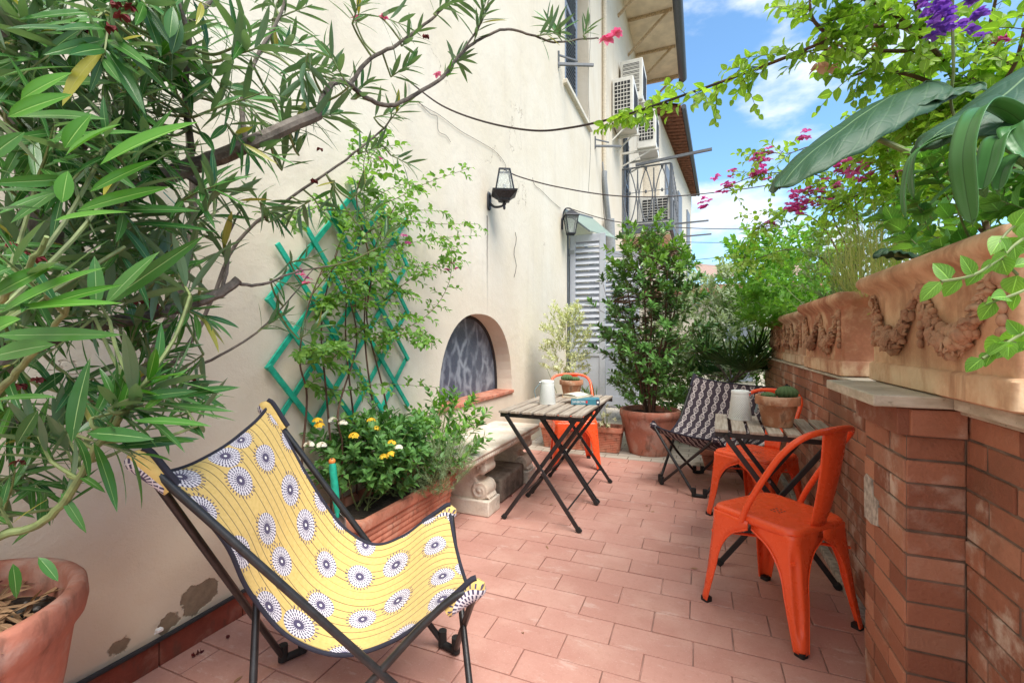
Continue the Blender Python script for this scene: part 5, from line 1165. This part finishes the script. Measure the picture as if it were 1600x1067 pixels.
for a in ((440, 440, 1.75, 60, 10), (470, 405, 1.8, 60, -20), (505, 330, 1.85, 40, 50), (520, 300, 1.85, -10, 60), (560, 140, 1.72, 30, -40), (625, 110, 1.8, 40, -30), (640, 60, 1.78, 40, -40), (690, 10, 1.82, 30, -30), (600, 180, 1.95, 40, -10), (575, 235, 1.95, 50, -20), (625, 250, 2.0, 40, 20), (560, 20, 1.7, 10, -50), (610, 30, 1.75, 40, 10), (570, 340, 1.95, 50, -30), (600, 375, 2.0, 50, -60), (560, 300, 1.9, 60, -60), (480, 520, 1.9, 40, -30)):
    shoot(*a, n=rs.randint(9, 13), L=rs.uniform(.095, .125), w_=.017, ln=.10)
shoot(698, 112, 1.91, 40, -60, n=7, L=.07, w_=.012, new=True, ln=.06, ang=35); shoot(915, 50, 2.2, 30, -50, n=10, L=.10, w_=.013, ln=.05, ang=50)
for c in limbs:                    # shoots along the limbs themselves
    for i in range(4, len(c)-1, 7):
        if rs.random() < .35:
            d = rv(1); d.z = abs(d.z)*.7; d = (d+(c[i+1]-c[i]).normalized()*.8).normalized()
            sprig(LD, tw, c[i], d, .13, 12, .12, .019, 58, .25, .1, .003, 3, .35, .15)
foliage('leaves', LD, 'lance', MAT['oleander'], ol, seg=6, fold=.10); foliage('young_leaves', LN, 'lance', MAT['oleander_new'], ol, seg=8, fold=.2); obj('twigs', tw, MAT['greentwig'], ol)
def blossom(c, r, m, par, n=7, petals='petals', d0=None):
    L = []
    for i in range(n):
        a = 2*math.pi*i/n; d = Vector((math.cos(a), math.sin(a), .4))+rv(.35)
        if d0 is not None: d = d+Vector(d0)
        leafrow(L, Vector(c)+rv(r*.08), d, r*random.uniform(.8, 1.1), r*.75, rv(.6)+Vector((0, 0, 1)), .7, .3)
    return L
pl = blossom(P(948, 62, 2.23), .045, 0, ol, 9)+blossom(P(962, 55, 2.22), .04, 0, ol, 8, d0=(.6, 0, .2))
for (u, v, d) in ((684, 118, 1.9), (600, 28, 1.74), (556, 30, 1.7), (470, 430, 1.72), (478, 442, 1.72)): foliage('flower', blossom(P(u, v, d), .022, 0, ol, 6), 'ovate', MAT['pink'], ol)
foliage('flower', pl, 'ovate', MAT['pink'], ol)
wl = []
for (u, v, d) in ((190, 22, .8), (205, 10, .82), (180, 5, .82), (172, 40, .83), (242, 105, 1.1), (60, 402, .6), (58, 415, .6), (40, 395, .62), (20, 380, .62), (215, 470, 1.1), (240, 475, 1.12), (226, 462, 1.12), (218, 250, 1.15), (232, 190, 1.15), (130, 45, .95), (665, 55, 1.78), (500, 232, 1.7), (490, 280, 1.75), (30, 600, .95), (60, 590, .95), (90, 440, .9), (300, 590, 1.35), (150, 620, 1.1), (30, 720, .95)): foliage('wilted_flower', blossom(P(u, v, d), random.uniform(.014, .022)*min(1, d), 0, ol, 6, d0=(0, 0, -.8)), 'ovate', MAT['wilt'], ol)
# ================================================================ climber on the trellis
cl = thing('climbing_bougainvillea', 'bright leaved bougainvillea climbing the green trellis with a few pink flowers', 'climber', (-1.72, 2.15, .32))
tw = MB(); LB = []; PB = []
for pts in (((470, 720), (478, 620), (470, 560), (480, 480), (500, 420)), ((520, 700), (512, 600), (500, 520), (510, 450), (540, 350)), ((560, 690), (545, 600), (540, 520), (545, 450), (560, 380)), ((590, 690), (575, 560), (572, 470), (590, 380), (620, 320)), ((610, 680), (600, 600), (570, 500), (580, 420), (560, 310), (575, 250), (560, 225)), ((535, 690), (530, 640), (560, 540), (550, 470), (520, 400))):
    xx = WX+random.uniform(.05, .16); c = catmull([onx(u+random.uniform(-4, 4), v, xx+random.uniform(-.02, .02)) for u, v in pts], 7); c[0].z = .32
    tw.tube(c, [.0055*(1-.55*i/len(c)) for i in range(len(c))], 6)
    for i in range(len(c)):
        if random.random() < (.34 if i > len(c)*.42 else .15):
            d = (Vector((.5, random.uniform(-.2, 1.0), random.uniform(-.1, .5)))+rv(.4)).normalized(); sprig(LB, tw, c[i], d, random.uniform(.10, .26), random.randint(8, 13), .052, .034, 60, .5, .35, .0016)
def spray(pts, dep, n=34, l=.052, w_=.033):
    c = catmull([onx(u, v, WX+x) for (u, v), x in zip(pts, dep)], 8)
    tw.tube(c, [.0028*(1-.6*i/len(c)) for i in range(len(c))], 5)
    for i in range(n):
        q = i/(n-1)*(len(c)-1.01); j = int(q); p = c[j].lerp(c[j+1], q-j); t = (c[j+1]-c[j]).normalized(); s = 1 if i % 2 else -1
        up = Vector((.5, -.2, .8)); sd = t.cross(up).normalized(); d = t*.55+sd*s*.8+rv(.25)+Vector((0, 0, -.15))
        sc = random.uniform(.75, 1.05)*(1-.35*i/n); leafrow(LB, p, d, l*sc, w_*sc, up+rv(.35), .4, random.uniform(-.3, .3))
        if random.random() < .45: sprig(LB, tw, p, d, .09, 6, l*.85, w_*.85, 55, .4, .2, .0012)
for a in ([(570, 330), (620, 310), (670, 285), (737, 262)], [(560, 370), (620, 345), (680, 350), (746, 350)], [(580, 390), (640, 380), (690, 372), (748, 368)], [(570, 455), (620, 420), (670, 415), (712, 405)], [(600, 470), (650, 430), (690, 410), (708, 385)], [(590, 520), (640, 510), (680, 480), (702, 440), (706, 400)], [(590, 540), (640, 520), (668, 530)], [(540, 360), (520, 320), (480, 330), (440, 340)], [(570, 300), (568, 260), (575, 225)], [(500, 500), (520, 470), (560, 440), (600, 430)], [(480, 470), (520, 420), (560, 380), (600, 330)], [(520, 560), (560, 520), (610, 495), (650, 500)], [(480, 560), (500, 540), (520, 545)], [(540, 420), (590, 400), (640, 395)], [(480, 600), (540, 610), (600, 600), (690, 606)], [(600, 350), (640, 330), (690, 330)], [(550, 480), (600, 450), (640, 455)], [(520, 340), (560, 330), (600, 300), (640, 285)]):
    spray(a, np.linspace(.05, random.uniform(.15, .4), len(a)))
foliage('leaves', LB, 'ovate', MAT['climber'], cl, seg=4); obj('stems', tw, MAT['twig'], cl)
for (u, v) in ((632, 368), (637, 380), (707, 412), (712, 420), (698, 422), (592, 248), (470, 425), (480, 435)): foliage('flower', blossom(onx(u, v, WX+.3), .024, 0, cl, 6), 'ovate', MAT['magenta'], cl)
# ================================================================ flower trough
def bush(name, label, cat, c, r, h, n, leaf, m, shape='ovate', nl=9, stems=6, stem_m='greentwig', ang=60, curl=.4, droop=.25, seg=4, hz=.25, lean=(0, 0, 0), ln=None, group=None, base_r=.04, mat2=None, frac2=.0, whorl=2, empty=0):
    t = thing(name, label, cat, c, group); c = Vector(c); tw = MB(); A, B2 = [], []; l, w_ = leaf
    for i in range(n):
        a = random.uniform(0, 6.28); ph = math.sqrt(random.random()); z = h*(hz+(1-hz)*random.random())
        rr = r*ph*math.sqrt(max(.12, 1-((z/h-.55)/.62)**2))
        p = c+Vector((rr*math.cos(a), rr*math.sin(a), z))+Vector(lean)*(z/h)
        out = Vector((math.cos(a)*ph, math.sin(a)*ph, .55+.6*(z/h)))+rv(.35); q = p-out.normalized()*random.uniform(.03, .08)
        sprig(B2 if random.random() < frac2*(.4+z/h) else A, tw, q, out, (ln or l*2.2)*random.uniform(.7, 1.2), nl, l, w_, ang, curl, droop, .0016, whorl)
        if i % max(1, n//stems) == 0: tw.tube(catmull([c+Vector((random.uniform(-1, 1)*base_r, random.uniform(-1, 1)*base_r, 0)), c.lerp(q, .5)+rv(r*.12), q], 5), [.0045-.0002*k for k in range(11)], 6)
    if A: foliage('leaves', A, shape, MAT[m], t, seg=seg)
    if B2: foliage('young_leaves', B2, shape, MAT[mat2], t, seg=seg)
    obj('stems', tw, MAT[stem_m], t); return t
def umbel(t, c, r, m, n=26, name='flower_head'):
    L = []
    for i in range(n):
        a = random.uniform(0, 6.28); q = math.sqrt(random.random()); d = Vector((math.cos(a)*q, math.sin(a)*q, 1-.6*q*q)).normalized(); p = Vector(c)+d*r*.75
        for k in range(4):
            b_ = k*math.pi/2+a; s = d.orthogonal().normalized(); s2 = d.cross(s); leafrow(L, p, s*math.cos(b_)+s2*math.sin(b_)+d*.2, r*.34, r*.3, d, .3)
    return foliage(name, L, 'ovate', MAT[m], t, seg=2)
la = bush('lantana', 'yellow flowered lantana filling the near end of the flower trough', 'flowering plant', (-1.66, 1.93, .30), .27, .46, 125, (.058, .034), 'lantana', nl=11, lean=(.04, 0, 0), group='plants in the flower trough')
for (u, v, d) in ((496, 661, 2.15), (553, 684, 2.2), (587, 673, 2.4), (580, 660, 2.45), (499, 668, 2.15)): umbel(la, P(u, v, d-.12), .030, 'yellowflower')
lb = bush('lantana', 'white and yellow flowered lantana mixed into the middle of the flower trough', 'flowering plant', (-1.64, 2.18, .30), .23, .42, 95, (.055, .032), 'lantana', nl=10, lean=(.06, -.05, 0), group='plants in the flower trough')
for (u, v, d) in ((483, 698, 2.02), (502, 699, 2.03), (520, 659, 2.3), (536, 664, 2.3), (623, 702, 2.35)): umbel(lb, P(u, v, d-.12), .028, 'whiteflower')
for (u, v, d) in ((612, 694, 2.35), (600, 716, 2.3), (611, 712, 2.3)): umbel(lb, P(u, v, d-.12), .027, 'yellowflower')
rs_ = bush('rosemary', 'grey green rosemary spilling over the front rim of the flower trough', 'herb', (-1.46, 2.30, .31), .21, .31, 190, (.032, .0046), 'rosemary', 'strap', nl=26, ang=55, curl=.2, droop=.1, seg=1, hz=.05, lean=(.10, -.03, 0), ln=.13, whorl=2, group='plants in the flower trough')
sv = bush('salvia', 'tall leafy salvia at the bench end of the flower trough', 'flowering plant', (-1.58, 2.46, .30), .26, .50, 85, (.068, .030), 'lantana', nl=9, lean=(.10, .08, 0), group='plants in the flower trough', mat2='mint', frac2=.5)
# ================================================================ shrub in the cracked pot, neighbours
sb = thing('shrub', 'tall glossy green shrub with brown stems in the cracked terracotta pot', 'shrub', (-.5, 5.04, .4))
tw = MB(); A, B2 = [], []; SC0 = Vector((-.5, 5.04, .40)); tips = []
for i in range(7):
    a = i*2.4; top = SC0+Vector((math.cos(a)*random.uniform(.15, .5), math.sin(a)*random.uniform(.1, .4), random.uniform(1.2, 1.85)))
    c = catmull([SC0+Vector((math.cos(a)*.04, math.sin(a)*.04, -.02)), SC0+Vector((math.cos(a)*.10, math.sin(a)*.10, .45))+rv(.03), SC0.lerp(top, .65)+rv(.06), top], 7)
    tw.tube(c, [.013*(1-.8*k/len(c))+.0015 for k in range(len(c))], 7); tips.append(c)
for i in range(400):
    c = tips[i % 7]; k = random.randint(4, len(c)-1) if random.random() < .8 else len(c)-1; p = c[k]; z = (p.z-.4)/1.85
    a = random.uniform(0, 6.28); rr = (.70*min(1, .35+z*1.8) if z < .6 else .70-.9*(z-.6))*random.random()**.5*random.uniform(.5, 1)
    e = Vector((-.5+rr*math.cos(a)*1.0, 5.04+rr*math.sin(a)*.9, p.z+random.uniform(-.05, .22)))
    if (e-p).length > .10: tw.tube([p, p.lerp(e, .5)+Vector((0, 0, -.02)), e], [.0035, .0028, .002], 5)
    d = (e-p).normalized()+Vector((0, 0, .5)); sprig(B2 if z > .68 and random.random() < .75 else A, tw, e, d, random.uniform(.08, .16), random.randint(9, 14), .085, .038, 58, .3, .1, .002, 2)
foliage('leaves', A, 'ovate', MAT['shrub'], sb, seg=4); foliage('young_leaves', B2, 'ovate', MAT['shrubnew'], sb, seg=4); obj('stems', tw, MAT['twig'], sb)
def arching(name, label, cat, c, n, l, w_, m, up=.7, curl=1.3, spread=1.0, seg=9, group=None, shape='strap', fold=.12):
    t = thing(name, label, cat, c, group); L = []
    for i in range(n):
        a = random.uniform(0, 6.28); k = random.uniform(.5, 1.1); d = Vector((math.cos(a)*spread*k, math.sin(a)*spread*k, up*random.uniform(.7, 1.3)))
        leafrow(L, Vector(c)+Vector((math.cos(a), math.sin(a), 0))*.02, d, l*random.uniform(.65, 1.1), w_*random.uniform(.8, 1.1), Vector((0, 0, 1))+rv(.1), -curl*random.uniform(.5, 1.2), random.uniform(-.3, .3))
    foliage('leaves', L, shape, MAT[m], t, seg=seg, fold=fold); return t
arching('spider_plant', 'spider plant with thin arching striped leaves behind the orange chair', 'house plant', (-1.15, 4.92, .28), 46, .48, .016, 'spider', up=1.3, curl=1.5)
bush('variegated_shrub', 'pale cream edged airy shrub against the grey shutters', 'shrub', (-1.42, 4.95, .26), .28, 1.32, 190, (.050, .020), 'varieg', nl=13, hz=.42, lean=(.02, .05, 0), stems=7)
bush('trailing_plant', 'straggly trailing plant hanging over the ribbed trough near the cracked pot', 'plant', (-.95, 4.88, .25), .16, .26, 14, (.035, .018), 'varieg', nl=8, droop=1.0, hz=.0)
# ================================================================ greenery at the end of the terrace
bush('silver_shrub', 'silvery variegated shrub behind the dark patterned chair', 'shrub', (.20, 6.1, .2), .72, 1.80, 430, (.085, .036), 'silver', nl=12, hz=.30, stems=9, stem_m='twig')
bush('yellow_green_bush', 'pale yellow green bush low behind the cracked pot and dark chair', 'shrub', (-.05, 6.0, .0), .62, 1.15, 300, (.065, .034), 'hedge', nl=11, hz=.05)
bush('leafy_bush', 'leafy bush at the far corner of the terrace near the shutters', 'shrub', (-.62, 6.9, .0), .60, 1.35, 260, (.075, .038), 'hedge', nl=11, hz=.05)
bush('fresh_green_shrub', 'fresh bright green shrub overhanging the farthest planters', 'shrub', (.78, 4.75, 1.30), .46, .78, 230, (.085, .042), 'mint', nl=12, hz=.0, lean=(-.12, 0, 0))
bush('hedge_plant', 'dark green hedge plant rising behind the end of the parapet', 'shrub', (.75, 6.3, .3), .62, 1.85, 330, (.085, .040), 'hedge', nl=11, hz=.2)
pm = thing('fan_palm', 'dark fan palm behind the dark patterned chair by the end of the brick wall', 'palm', (.32, 5.35, .0))
L = []; tw = MB(); c0 = Vector((.30, 5.30, .74))
tw.tube([(.30, 5.3, 0), (.30, 5.3, .4), c0], [.045, .04, .03], 8)
for i in range(15):
    a = i*2.4+.4; el = random.uniform(.15, 1.0); d = Vector((math.cos(a)*math.cos(el), math.sin(a)*math.cos(el), math.sin(el))); ln_ = random.uniform(.25, .42); e = c0+d*ln_
    tw.tube([c0, c0.lerp(e, .5)+Vector((0, 0, .02)), e], .005, 5)
    s = d.cross(Vector((0, 0, 1))).normalized()
    for k in range(17):
        b_ = R(-105+210*k/16); ld = d*math.cos(b_)+s*math.sin(b_); leafrow(L, e, ld+Vector((0, 0, .1)), .36*(1-.25*abs(b_)/1.8), .026, d.cross(s)*-1 if (d.cross(s)).z < 0 else d.cross(s), -.45*random.uniform(.5, 1.5), 0)
foliage('fronds', L, 'lance', MAT['palm'], pm, seg=4, fold=.2); obj('stem', tw, MAT['bark'], pm)
# ================================================================ plants over the parapet
def big_leaf(name, par, stem, mid, hw, na=.85, fa=1.3, m='broad', droop=.9, upv=(0, 0, 1), taper=None):
    # mid: midrib points from the leaf base to its tip, halves hang down on each side
    st = catmull(stem, 6); g = MB(); g.tube(st, [.011-.004*i/len(st) for i in range(len(st))], 9); obj('leaf_stalk', g, MAT['greentwig'], par)
    c = catmull(mid, 8); n = len(c)-1
    def f(s, q):
        i = min(int(q*n), n-1); p = c[i].lerp(c[i+1], q*n-i); t = (c[min(i+2, n)]-c[max(i-1, 0)]).normalized(); sd = t.cross(Vector(upv)).normalized(); up = sd.cross(t)
        a = 2*s-1; w_ = hw*(min(1, q/.16)**.6 if q < .16 else (1-((q-.16)/.84)**2.0)**.75 if q < 1 else 0)
        w_ *= (na if a < 0 else fa); an = droop*abs(a); rr = 1/max(.2, droop)
        off = sd*(math.copysign(1, a)*w_*rr*math.sin(an))+up*(-w_*rr*(1-math.cos(an)))
        rp = (.004*math.sin(q*38-abs(a)*7)*min(1, abs(a)*2)+.006*noise.noise((q*5, a*2, 1.7)))
        return p+off+up*(rp-.006*(1-abs(a))**3)
    g = MB(); g.grid(f, 20, 40); return obj('leaf_blade', g, MAT[m], par, angle=180, solid=.0012)
bl_ = thing('broad_leaf_plant', 'plant with huge drooping dark leaves leaning out of the nearest planter', 'plant', (.80, 1.55, 1.40))
big_leaf('a', bl_, [P(1600, 345, 1.25), P(1540, 302, 1.26), P(1450, 252, 1.30), P(1350, 208, 1.34)], [P(1448, 128, 1.50), P(1395, 148, 1.44), P(1340, 180, 1.38), P(1290, 218, 1.33), P(1245, 258, 1.29), P(1216, 293, 1.27)], .185, droop=.95, upv=(-.25, -.35, .9))
big_leaf('b', bl_, [P(1640, 330, 1.05), P(1620, 260, 1.02), P(1600, 200, 1.0)], [P(1680, 60, 1.0), P(1610, 112, .98), P(1560, 150, .96), P(1510, 180, .95), P(1465, 205, .95), P(1440, 232, .96)], .135, droop=1.1, upv=(-.25, -.45, .85))
big_leaf('c', bl_, [P(1600, 320, 1.3), P(1560, 240, 1.34), P(1520, 170, 1.36)], [P(1530, 130, 1.38), P(1490, 140, 1.36), P(1450, 152, 1.34), P(1408, 172, 1.32)], .06, droop=.7, upv=(-.2, -.5, .8))
big_leaf('d', bl_, [P(1480, 400, 1.62), P(1440, 402, 1.6), P(1400, 398, 1.58)], [P(1440, 398, 1.60), P(1410, 392, 1.58), P(1385, 388, 1.56), P(1366, 402, 1.55)], .045, droop=1.0, upv=(-.2, -.4, .9))
sp = thing('strap_leaf_plant', 'clump of broad strap leaves arching over the rim of the nearest planter', 'plant', (.72, 1.40, 1.40))
L = []
for (pts, w_) in (([(1640, 240, 1.0), (1590, 185, .98), (1545, 165, .96), (1520, 185, .94), (1505, 240, .93), (1510, 300, .93), (1520, 352, .93)], .042), ([(1640, 250, 1.05), (1580, 205, 1.04), (1500, 205, 1.05), (1440, 230, 1.07), (1424, 270, 1.08), (1428, 310, 1.08)], .026), ([(1640, 260, 1.02), (1560, 220, 1.02), (1480, 215, 1.03), (1425, 245, 1.05), (1412, 300, 1.06), (1415, 340, 1.06)], .018), ([(1640, 250, .97), (1600, 215, .95), (1560, 215, .93), (1545, 260, .92), (1535, 300, .92)], .040), ([(1650, 230, .95), (1610, 200, .94), (1580, 200, .92), (1600, 240, .9), (1640, 290, .9)], .036), ([(1640, 280, 1.05), (1580, 250, 1.05), (1520, 270, 1.07), (1475, 300, 1.08), (1455, 320, 1.08)], .02), ([(1640, 300, 1.0), (1590, 240, 1.0), (1555, 235, .99), (1530, 270, .98), (1540, 310, .98)], .025), ([(1650, 260, .93), (1600, 240, .93), (1570, 262, .92), (1560, 300, .92)], .03)):
    c = catmull([P(p[0], p[1], p[2]*.90) for p in pts], 7); n = len(c)-1; g = MB()
    def f(s, q, c=c, n=n, w_=w_):
        i = min(int(q*n), n-1); p = c[i].lerp(c[i+1], q*n-i); t = (c[min(i+2, n)]-c[max(i-1, 0)]).normalized(); v = (p-Vector((.75, 1.3, .9))).normalized(); sd = t.cross(v).normalized(); w2 = w_*(1 if q < .7 else math.sqrt(max(0, 1-((q-.7)/.3)**2)))
        return p+sd*(s-.5)*w2+v*(.14*w_*((2*s-1)**2))
    g.grid(f, 6, 50); obj('leaf', g, MAT['strap'], sp, angle=180, solid=.0015)
bush('geranium', 'lobed leaf geranium low in the nearest planter under the strap leaves', 'plant', (.80, 1.68, 1.38), .26, .28, 60, (.060, .050), 'geranium', 'lobed', nl=7, hz=.0, lean=(-.08, -.05, 0), seg=8)
bush('geranium', 'lobed leaf geranium at the near end of the nearest planter beside the strap leaf clump', 'plant', (.86, 1.36, 1.38), .22, .30, 40, (.060, .050), 'geranium', 'lobed', nl=7, hz=.0, seg=8)
# fine dry grass over the second planter
gr = thing('ornamental_grass', 'tuft of fine yellowish ornamental grass in the long planter beyond the slab', 'grass', (.82, 2.75, 1.40)); L = []
for i in range(360):
    a = random.uniform(0, 6.28); d = Vector((math.cos(a)*.8-.35, math.sin(a)*.9, random.uniform(.25, 1.0))); leafrow(L, Vector((.80+random.uniform(-.1, .1), 2.75+random.uniform(-.25, .3), 1.40)), d, random.uniform(.28, .60), .0022, (0, 0, 1), -random.uniform(1.2, 2.6))
foliage('blades', L, 'strap', MAT['grass'], gr, seg=7, fold=.05)
bush('silver_herb', 'soft grey green herb between the dry grass and the fresh green shrub', 'plant', (.80, 3.25, 1.40), .25, .42, 70, (.045, .012), 'rosemary', 'lance', nl=14, hz=.0)
bush('filler_plant', 'bright leafy plant in the third planter', 'plant', (.82, 3.95, 1.36), .32, .50, 80, (.06, .03), 'mint', nl=10, hz=.0, lean=(-.08, 0, 0))
# ---------------------------------------------------------------- bougainvilleas
def climber(name, label, loc, canes, leaf, dens, m, flowers, fm, group=None, twr=.006, lsp=.2):
    t = thing(name, label, 'climber', loc, group); tw = MB(); A = []; FL = []
    for pts, k in canes:
        c = catmull([P(*p) if len(p) == 3 and not isinstance(p, Vector) else p for p in pts], 7); n = len(c)
        tw.tube(c, [twr*k*(1-.7*i/n)+.0012 for i in range(n)], 6)
        for i in range(n-1):
            for j in range(dens):
                if random.random() < .72*k if k < 1 else True:
                    p = c[i].lerp(c[i+1], random.random()); d = (c[i+1]-c[i]).normalized()*.4+rv(1.0); d.z *= .6; sprig(A, tw, p, d, random.uniform(.6, 1.2)*lsp, random.randint(6, 10), leaf[0], leaf[1], 60, .5, .35, .0016)
    foliage('leaves', A, 'ovate', MAT[m], t, seg=4); obj('stems', tw, MAT['twig'], t)
    for (u, v, d, r, n) in flowers:
        FL = []
        for i in range(int(n*1.7)): FL += blossom(P(u, v, d)+rv(r), .034, 0, t, 5)
        foliage('flower_cluster', FL, 'ovate', MAT[fm], t)
    return t
climber('bougainvillea', 'airy bougainvillea with magenta flowers reaching across the cloudy sky', (.80, 2.95, 1.40),
    [([Vector((.80, 2.95, 1.38)), P(1330, 330, 2.9), P(1290, 280, 2.9), P(1240, 270, 2.9), P(1180, 275, 2.95), P(1120, 300, 3.0)], .6), ([Vector((.82, 3.05, 1.38)), P(1290, 360, 3.1), P(1240, 330, 3.1), P(1200, 345, 3.1), P(1180, 360, 3.1)], .8), ([Vector((.80, 2.95, 1.38)), P(1330, 280, 2.8), P(1280, 230, 2.75), P(1230, 240, 2.75), P(1185, 235, 2.8)], .55), ([Vector((.85, 2.9, 1.38)), P(1380, 300, 2.7), P(1370, 230, 2.6), P(1340, 180, 2.5)], 1), ([Vector((.85, 2.8, 1.38)), P(1420, 310, 2.5), P(1430, 230, 2.4), P(1400, 170, 2.3)], 1), ([Vector((.82, 3.1, 1.38)), P(1280, 400, 3.2), P(1230, 390, 3.2), P(1180, 405, 3.2), P(1160, 400, 3.2)], .7), ([Vector((.85, 2.9, 1.38)), P(1320, 380, 2.8), P(1300, 320, 2.8), P(1330, 250, 2.8)], 1), ([Vector((.85, 2.6, 1.38)), P(1440, 330, 2.3), P(1400, 290, 2.3), P(1350, 300, 2.35), P(1300, 330, 2.4)], 1), ([Vector((.85, 2.6, 1.38)), P(1450, 300, 2.25), P(1440, 240, 2.2), P(1390, 220, 2.2), P(1350, 240, 2.25)], 1)],
    (.046, .032), 2, 'boug', [(1130, 285, 3.0, .06, 7), (1190, 245, 2.8, .05, 6), (1185, 270, 2.9, .05, 6), (1100, 318, 3.0, .03, 4), (1255, 312, 2.9, .07, 16), (1240, 325, 2.9, .05, 8), (1300, 300, 2.8, .08, 9), (1320, 262, 2.8, .05, 9), (1205, 350, 3.1, .03, 4), (1258, 212, 2.75, .02, 3), (1340, 270, 2.2, .05, 6), (1420, 260, 2.15, .05, 5), (1390, 205, 2.5, .04, 5), (1370, 215, 2.5, .03, 4)], 'magenta', 'climbers over the parapet')
climber('overhead_vine', 'leafy vine trained along the overhead cable with papery tan bracts', (.86, 1.95, 1.40),
    [([Vector((.88, 1.95, 1.38)), P(1500, 150, 1.75), P(1440, 60, 1.65), P(1380, 40, 1.62), P(1310, 58, 1.65), P(1240, 85, 1.7), P(1160, 116, 1.83), P(1080, 145, 1.97), P(1000, 172, 2.13), P(972, 181, 2.2)], 1), ([P(1440, 60, 1.65), P(1380, 10, 1.6), P(1320, -10, 1.6), P(1280, -40, 1.6)], 1), ([P(1440, 80, 1.7), P(1390, 80, 1.7), P(1330, 78, 1.7), P(1270, 78, 1.72)], .9), ([P(1500, 150, 1.75), P(1430, 120, 1.75), P(1370, 110, 1.78), P(1330, 120, 1.8)], 1), ([P(1500, 150, 1.75), P(1540, 60, 1.7), P(1560, -20, 1.65)], 1), ([P(1500, 150, 1.75), P(1460, 180, 1.8), P(1400, 170, 1.85)], 1), ([Vector((.9, 1.7, 1.38)), P(1560, 180, 1.55), P(1590, 90, 1.5), P(1610, 0, 1.45)], 1), ([P(1440, 60, 1.65), P(1430, 0, 1.6), P(1400, -40, 1.55)], 1), ([P(1300, 60, 1.66), P(1270, 30, 1.66), P(1265, -10, 1.66)], .8)],
    (.052, .036), 1, 'boug', [], 'papery', 'climbers over the parapet', .008, .17)
ov = bpy.data.objects['overhead_vine']
for (u, v) in ((1305, 70), (1290, 55), (1278, 105), (1300, 105), (1375, 62), (1388, 58)): foliage('papery_bract', blossom(P(u, v, 1.66), .036, 0, None, 5, d0=(0, 0, -.6)), 'ovate', MAT['papery'], ov)
climber('green_climber', 'dense green climber rising behind the nearest planter beneath the vine', (.95, 1.8, 1.40),
    [([Vector((.92, 1.9, 1.38)), P(1470, 280, 1.95), P(1450, 220, 1.9), P(1420, 150, 1.9), P(1450, 100, 1.9)], 1), ([Vector((.95, 1.7, 1.38)), P(1540, 250, 1.7), P(1530, 170, 1.7), P(1520, 120, 1.7)], 1), ([Vector((.98, 1.6, 1.38)), P(1600, 240, 1.6), P(1590, 160, 1.6), P(1570, 80, 1.6)], 1), ([Vector((.92, 2.05, 1.38)), P(1420, 330, 2.15), P(1400, 270, 2.1), P(1380, 220, 2.1)], 1), ([Vector((.96, 1.6, 1.38)), P(1600, 300, 1.65), P(1560, 280, 1.7), P(1500, 300, 1.75)], 1)],
    (.060, .044), 2, 'boug', [(1565, 65, 1.6, .01, 2)], 'magenta', 'climbers over the parapet', .006, .16)
# delphinium
dl = thing('delphinium', 'tall spike of violet flowers among the vine leaves', 'flowering plant', (.86, 1.55, 1.40)); tw = MB(); FL = []
tw.tube(catmull([Vector((.86, 1.55, 1.38)), P(1500, 200, 1.42), P(1490, 100, 1.4), P(1488, -30, 1.38)], 8), .004, 6); obj('stem', tw, MAT['greentwig'], dl)
for i in range(42): FL += blossom(P(1488+random.uniform(-48, 48), random.uniform(-25, 58), 1.39+random.uniform(-.05, .05)), .026, 0, dl, 5)
foliage('flowers', FL, 'ovate', MAT['violet'], dl)
# sprigs trailing over the nearest planter
tp = thing('trailing_vine', 'thin bright green sprigs trailing in front of the nearest planter', 'vine', (.62, .95, 1.44)); tw = MB(); A = []
def trail(pts, n=10, l=.034, w_=.024):
    c = catmull([P(*p) for p in pts], 7); tw.tube(c, [.0022]*len(c), 6)
    for i in range(n):
        q = i/(n-1)*(len(c)-1.01); j = int(q); p = c[j].lerp(c[j+1], q-j); t = (c[j+1]-c[j]).normalized(); s = 1 if i % 2 else -1; d = t*.4+Vector((.35, -.2, .9))*s*.6+rv(.4); leafrow(A, p, d, l*random.uniform(.7, 1.1), w_*random.uniform(.7, 1.1), Vector((-.5, -.8, .5))+rv(.4), .4, random.uniform(-.3, .3))
trail([(1660, 340, .72), (1600, 372, .70), (1560, 405, .68), (1520, 430, .67), (1470, 440, .67)], 13); trail([(1680, 420, .66), (1620, 445, .66), (1580, 462, .66), (1540, 475, .66)], 8); trail([(1660, 500, .68), (1600, 520, .67), (1560, 545, .67), (1535, 560, .67)], 9); trail([(1660, 330, .74), (1590, 350, .74), (1560, 390, .73), (1590, 430, .72)], 9, .04, .03); trail([(1670, 540, .7), (1610, 540, .69), (1570, 530, .69)], 7, .038, .028)
foliage('leaves', A, 'ovate', MAT['mint'], tp, seg=5); obj('stems', tw, MAT['greentwig'], tp)
